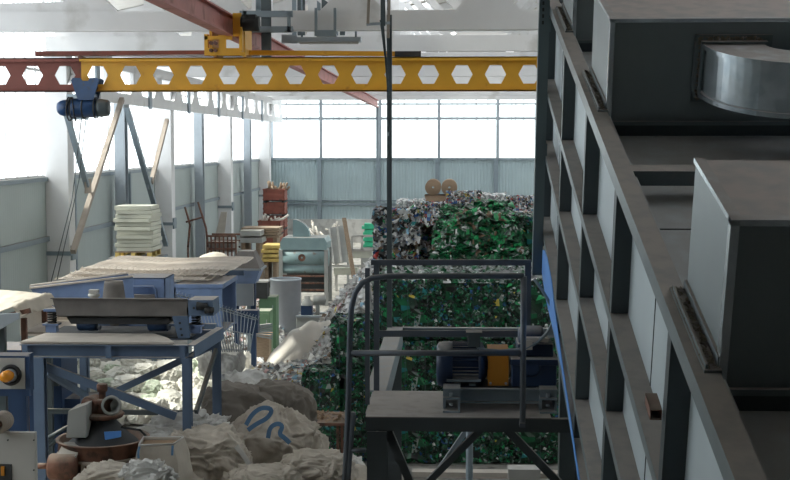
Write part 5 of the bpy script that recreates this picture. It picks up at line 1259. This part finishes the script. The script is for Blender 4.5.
# paper rolls on a box stack
YQ = 39.5; a0 = at(425,203,YQ); b0 = at(458,203,YQ); zb_ = at(425,195.5,YQ).z
t = thing('cardboard_box', 'brown cardboard box under the two paper rolls', 'box', (a0.x,YQ,0)); part('carton', MB().box((a0.x,YQ,zb_-.32),(b0.x-.3,YQ+1,zb_)), 'cardboard', t); part('flap', MB().box((a0.x-.02,YQ-.02,zb_-.02),(b0.x-.28,YQ+1.02,zb_+.0)), 'cardboard', t)
part('under_load', MB().box((a0.x-.1,YQ-.05,0),(b0.x+.1,YQ+1.05,zb_-.32)), 'cardboard', t)
for i,(px,lb) in enumerate(((433,'left brown paper roll lying on top of far bales'),(449.3,'right brown paper roll lying on top of far bales'))):
    c = at(px,187.8,YQ); r_ = 8.0*YQ/F
    t = thing('paper_roll', lb, 'paper roll', (c.x,YQ,zb_), 'brown paper rolls'); part('wound_paper', MB().lathe((c.x,YQ,zb_+r_),[(r_*.22,.01),(r_*.5,0),(r_*.52,.015),(r_*.75,0),(r_*.77,.012),(r_*.97,0),(r_,.02),(r_,1.0),(r_*.22,1.0),(r_*.22,.01)],(0,1,0),36), 'cardboard', t); part('core', MB().lathe((c.x,YQ-.01,zb_+r_),[(r_*.13,0),(r_*.22,0),(r_*.22,.3),(r_*.13,.3),(r_*.13,0)],(0,1,0),20), 'wood', t)
# canvas covered item at left
YV = 15.6
t = thing('canvas_cover', 'pale canvas draped over a rusty frame at the left edge', 'cover', at(10,300,YV)); 
def canv(u,v):
    x = at(-30,300,YV).x+(at(34,300,YV).x-at(-30,300,YV).x)*u; y = YV-.55+1.5*v
    z = at(0,314,YV-.55).z*(1-v)+at(0,292,YV+.9).z*v; z += .05*noise.noise(Vector((x*3,y*3,4)))+.02*noise.noise(Vector((x*9,y*9,1)))
    if u > .9: z -= (u-.9)*1.6; x += (u-.9)*.2
    z -= .28*max(0,u-.55)*(1-v)*-1.0
    return Vector((x,y,z))
mb = MB().grid(canv, 40, 24); o = part('canvas', mb, 'cloth', t); o.modifiers.new('thick','SOLIDIFY').thickness=.012
zc_ = at(0,322,YV-.4).z
part('frame', MB().beam(at(-20,322,YV-.4),at(30,308,YV-.4)-Vector((0,0,.03)),.06,.06).beam((at(24,315,YV-.4).x,YV-.4,0),(at(24,315,YV-.4).x,YV-.4,zc_+.05),.06,.06).beam((at(24,315,YV).x,YV+.8,0),(at(24,315,YV).x,YV+.8,zc_+.05),.06,.06), 'rust', t)
t = thing('grey_chute', 'grey metal chute beneath the pale canvas at the left edge', 'chute', at(0,330,15))
part('side', MB().prism([at(-30,316,14.9),at(19,313,14.9),at(19,319,14.9),at(-5,332,14.9),at(-30,340,14.9)],(0,.04,0)), 'lsteel', t); part('bed', MB().prism([at(-30,316,14.9)+Vector((0,.04,-.15)),at(19,315,14.9)+Vector((0,.04,-.04)),at(19,315,14.9)+Vector((0,.5,-.04)),at(-30,316,14.9)+Vector((0,.5,-.15))],(0,0,.02)), 'dusty', t)
part('support', MB().beam((at(5,330,15.2).x,15.1,0),(at(5,330,15.2).x,15.1,at(5,322,15).z),.08,.08), 'gsteel', t)
# tan tray between
zt_ = at(50,326,15.2).z
t = thing('dusty_tray', 'dust filled tray left of the trough springs, behind the stand top', 'tray', at(20,335,15)); part('floor_plate', MB().prism([at(22,334,15.55),at(72,334,15.55),at(72,334,15.55)+Vector((0,1.1,0)),at(20,334,15.55)+Vector((0,1.1,0))],(0,0,.02)), 'dusty', t)
part('side_plate', MB().prism([at(20,311,16.6),at(45,302,16.6),at(74,320,16.6),at(72,336,16.6),at(20,336,16.6)],(0,.03,0)), 'dusty', t); part('leg', MB().beam((at(46,336,16).x,16.1,0),(at(46,336,16).x,16.1,at(46,334,15.55).z),.08,.08), 'gsteel', t)
# dark shelf + control panel with amber lamp
YA = 12.6; a0 = at(-20,358,YA); b0 = at(25,389,YA)
t = thing('control_panel', 'pale square panel with amber lamp in dark blue frame, left edge', 'control panel', (b0.x,YA,0))
pl = part('plate', MB().box((a0.x,YA,b0.z),(b0.x,YA+.02,a0.z)), 'white_met', t)
part('cabinet', MB().box((a0.x-.1,YA+.02,b0.z-.05),(b0.x+.01,YA+.25,a0.z+.02)), 'blue_dk', t)
part('lower_frame', MB().box((a0.x,YA-.01,b0.z-.07),(b0.x+.05,YA+.05,b0.z)).box((b0.x+.01,YA,b0.z),(b0.x+.05,YA+.05,a0.z+.02)).box((b0.x-.04,YA+.03,0),(b0.x+.0,YA+.1,b0.z-.07)).box((a0.x,YA+.1,0),(a0.x+.07,YA+.2,b0.z)), 'blue_dk', t)
c = at(11,375,YA-.01); part('ring', MB().lathe((c.x,YA,c.z),[(.07,0),(.105,0),(.105,.03),(.07,.03),(.07,0)],(0,-1,0),30), 'black', pl, 'black rubber ring')
part('spindle', MB().lathe((c.x,YA,c.z),[(.065,0),(.065,.05),(.04,.1),(.035,.16),(0,.16)],(-.35,-1,-.1),24), 'lsteel', pl)
c2 = at(2,378,YA-.25); part('amber_lamp', MB().lathe((c2.x+.02,YA-.12,c2.z),[(0,-.06),(.035,-.05),(.055,0),(.058,.06),(.045,.1),(0,.11)],(-.2,-1,0),26), 'amber', pl, 'amber lens lamp')
# dark machine body behind stand's left legs
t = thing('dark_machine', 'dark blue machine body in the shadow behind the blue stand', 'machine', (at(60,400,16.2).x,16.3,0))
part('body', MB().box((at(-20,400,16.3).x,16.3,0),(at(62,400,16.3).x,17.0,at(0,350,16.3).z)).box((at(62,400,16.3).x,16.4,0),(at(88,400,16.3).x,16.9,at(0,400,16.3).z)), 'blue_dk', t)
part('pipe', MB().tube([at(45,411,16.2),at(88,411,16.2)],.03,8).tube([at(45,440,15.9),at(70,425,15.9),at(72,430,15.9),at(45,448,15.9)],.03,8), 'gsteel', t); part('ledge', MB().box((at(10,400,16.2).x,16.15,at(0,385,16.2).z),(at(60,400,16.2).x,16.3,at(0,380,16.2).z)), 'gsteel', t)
# roll/drum at left low
c = at(2,425,11.21); c.z = at(2,432,11.2).z+.092; c.y = 11.14; t = thing('coiled_hose', 'pale coiled hose roll at the left edge above the white cabinet', 'hose', (c.x,11.14,c.z-.092)); mb = MB()
for k in range(4): mb.lathe((c.x,11.08+.05*k,c.z),[(.05,0),(.085,.0),(.09,.025),(.085,.05),(.05,.05),(.05,0)],(0,1,0),26)
part('coil', mb, 'tanbrace', t); part('hub', MB().lathe((c.x,11.06,c.z),[(0,0),(.035,0),(.035,.24),(0,.24)],(0,1,0),16), 'rust', t)
YG = 11.2; a0 = at(-30,432,YG); b0 = at(35,432,YG)
t = thing('white_cabinet', 'off white steel cabinet at the bottom left corner', 'cabinet', (b0.x,YG,0))
part('body', MB().box((a0.x,YG,0),(b0.x,YG+.06,a0.z)), 'white_met', t, bevel=.008); c = at(3,470,YG); part('recess', MB().box((at(-20,470,YG).x,YG-.01,at(0,486,YG).z),(at(12,470,YG).x,YG+.0,at(0,464,YG).z)), 'dark', t)
part('switch', MB().box((at(2,470,YG).x,YG-.03,at(0,475,YG).z),(at(5,470,YG).x,YG-.01,at(0,466,YG).z)), 'orange', t, 'orange switch')
mb = MB()
for px,py in ((34,470),(34,440),(8,440)): cc = at(px,py,YG-.001); mb.tube([cc,cc+Vector((0,-.01,0))],.007,8)
part('screw', mb, 'dark', t)
# rusty mixing tank with valve head
YN = 12.9; c = at(103,437,YN); rt = 45*YN/F
t = thing('rusty_tank', 'rusty round mixing tank with a valve head and grey motor box', 'tank', (c.x,YN,0))
zt_ = c.z
part('shell', MB().lathe((c.x,YN,0),[(0,0),(rt*.9,0),(rt*.9,zt_-.6),(rt,zt_-.3),(rt,zt_-.02),(rt*1.05,zt_-.01),(rt*1.05,zt_),(rt*.96,zt_+.0),(rt*.94,zt_-.25),(0,zt_-.25)],n=44), 'rust', t)
cb = part('clamp_band', MB().lathe((c.x,YN,zt_-.16),[(rt*1.0,-.012),(rt*1.04,-.012),(rt*1.04,.012),(rt*1.0,.012)],n=44), 'tanbrace', t, 'pale clamp band')
mb = MB()
for a_ in (-2.2,-1.75,-1.3): d = Vector((math.cos(a_),math.sin(a_),0)); p = Vector((c.x,YN,zt_-.17))+d*rt*1.03; mb.beam(p,p+Vector((0,0,-.09)),.03,.02); mb.beam(p+d*.02,p+d*.02+Vector((.08,0,0)),.02,.02)
part('latch', mb, 'tanbrace', cb)
cone = MB().lathe((c.x,YN,zt_-.05),[(rt*.8,0),(rt*.55,.10),(.14,.22),(.14,.3)],n=36); part('inner_cone', cone, 'dark', t)
zv = at(103,404,YN).z
part('neck_flange', MB().lathe((c.x,YN,at(0,413,YN).z),[(0,-.03),(.2,-.03),(.22,0),(.2,.02),(.1,.03),(.1,.12),(0,.12)],n=32), 'rust', t)
part('valve_body', MB().lathe((c.x-.13,YN-.10,zv-.01),[(0,0),(.05,0),(.05,.01),(.09,.012),(.105,.03),(.105,.06),(.085,.065),(.085,.12),(.105,.125),(.105,.15),(.06,.24),(0,.24)],(.45,1,0),26).lathe((c.x,YN-.02,zv-.08),[(.0,0),(.11,0),(.09,.09),(.12,.13),(0,.14)],n=24), 'rust', t)
part('side_port', MB().lathe((c.x+.08,YN+.0,zv-.0),[(.05,0),(.075,.0),(.08,.12),(.10,.13),(.10,.16),(.075,.16),(.07,.04),(0,.04)],(.35,-1,.1),26), 'greymach', t, 'open round port')
part('cap_stack', MB().lathe((c.x,YN,zv+.03),[(.035,0),(.035,.1),(.05,.1),(.055,.13),(.055,.17),(.045,.18),(0,.18)],n=20), 'rust', t, 'rust red capped pipe')
b1 = at(67,455,YN-.2); part('motor_box', MB().prism([at(66,455-17,YN-.3),at(86,438,YN-.3),at(87,404,YN-.3),at(68,411,YN-.3)],(0,.32,0)), 'greymach', t, 'pale grey motor box', bevel=.008)
part('side_motor', MB().lathe((at(50,465,YN-.45).x,YN-.45,at(0,466,YN-.45).z),[(0,0),(.12,0),(.13,.02),(.13,.26),(.1,.28),(0,.28)],(1,0,0),26).tube([at(38,466,YN-.45),at(50,466,YN-.45)],.03,10), 'rust', t)
part('mount_plate', MB().prism([at(56,458,YN-.5),at(76,458,YN-.5),at(84,444,YN-.2),at(64,444,YN-.2)],(0,0,.02)), 'greymach', t)
part('blue_tape', MB().lathe((c.x+.02,YN,zt_+.03),[(.27,0),(.272,.09)],n=5) if False else MB().prism([at(104,432,YN-.25),at(121,431,YN-.25),at(121,437,YN-.25),at(105,440,YN-.25)],(0,.01,0)), 'bright_blue', t, 'bright blue strip')
part('handle_rod', MB().tube([at(121,427,YN-.1),at(140,430,YN-.1),at(146,436,YN-.1)],.012,8), 'dark', t)

# ------------------------------------------------------------------ light
w = bpy.data.worlds.new('overcast_sky'); sc.world = w; w.use_nodes = True
bg = w.node_tree.nodes['Background']; bg.inputs[0].default_value = (.96,.97,1,1); bg.inputs[1].default_value = 3.0
sd = bpy.data.lights.new('hazy_sun','SUN'); so = bpy.data.objects.new('hazy_sun', sd); COL.objects.link(so)
sd.energy = 7.5; sd.angle = rad(7); sd.color = (1,.93,.82)
dirv = Vector((.66,.06,-.75)); so.rotation_euler = dirv.to_track_quat('-Z','Y').to_euler(); so.location = (-20,20,20)
sc.view_settings.view_transform = 'Standard'; sc.view_settings.look = 'None'; sc.view_settings.exposure = .3; sc.view_settings.gamma = 1
sc.cycles.use_denoising = True; sc.cycles.max_bounces = 8; sc.cycles.diffuse_bounces = 5; sc.cycles.transparent_max_bounces = 12; sc.cycles.sample_clamp_indirect = 8
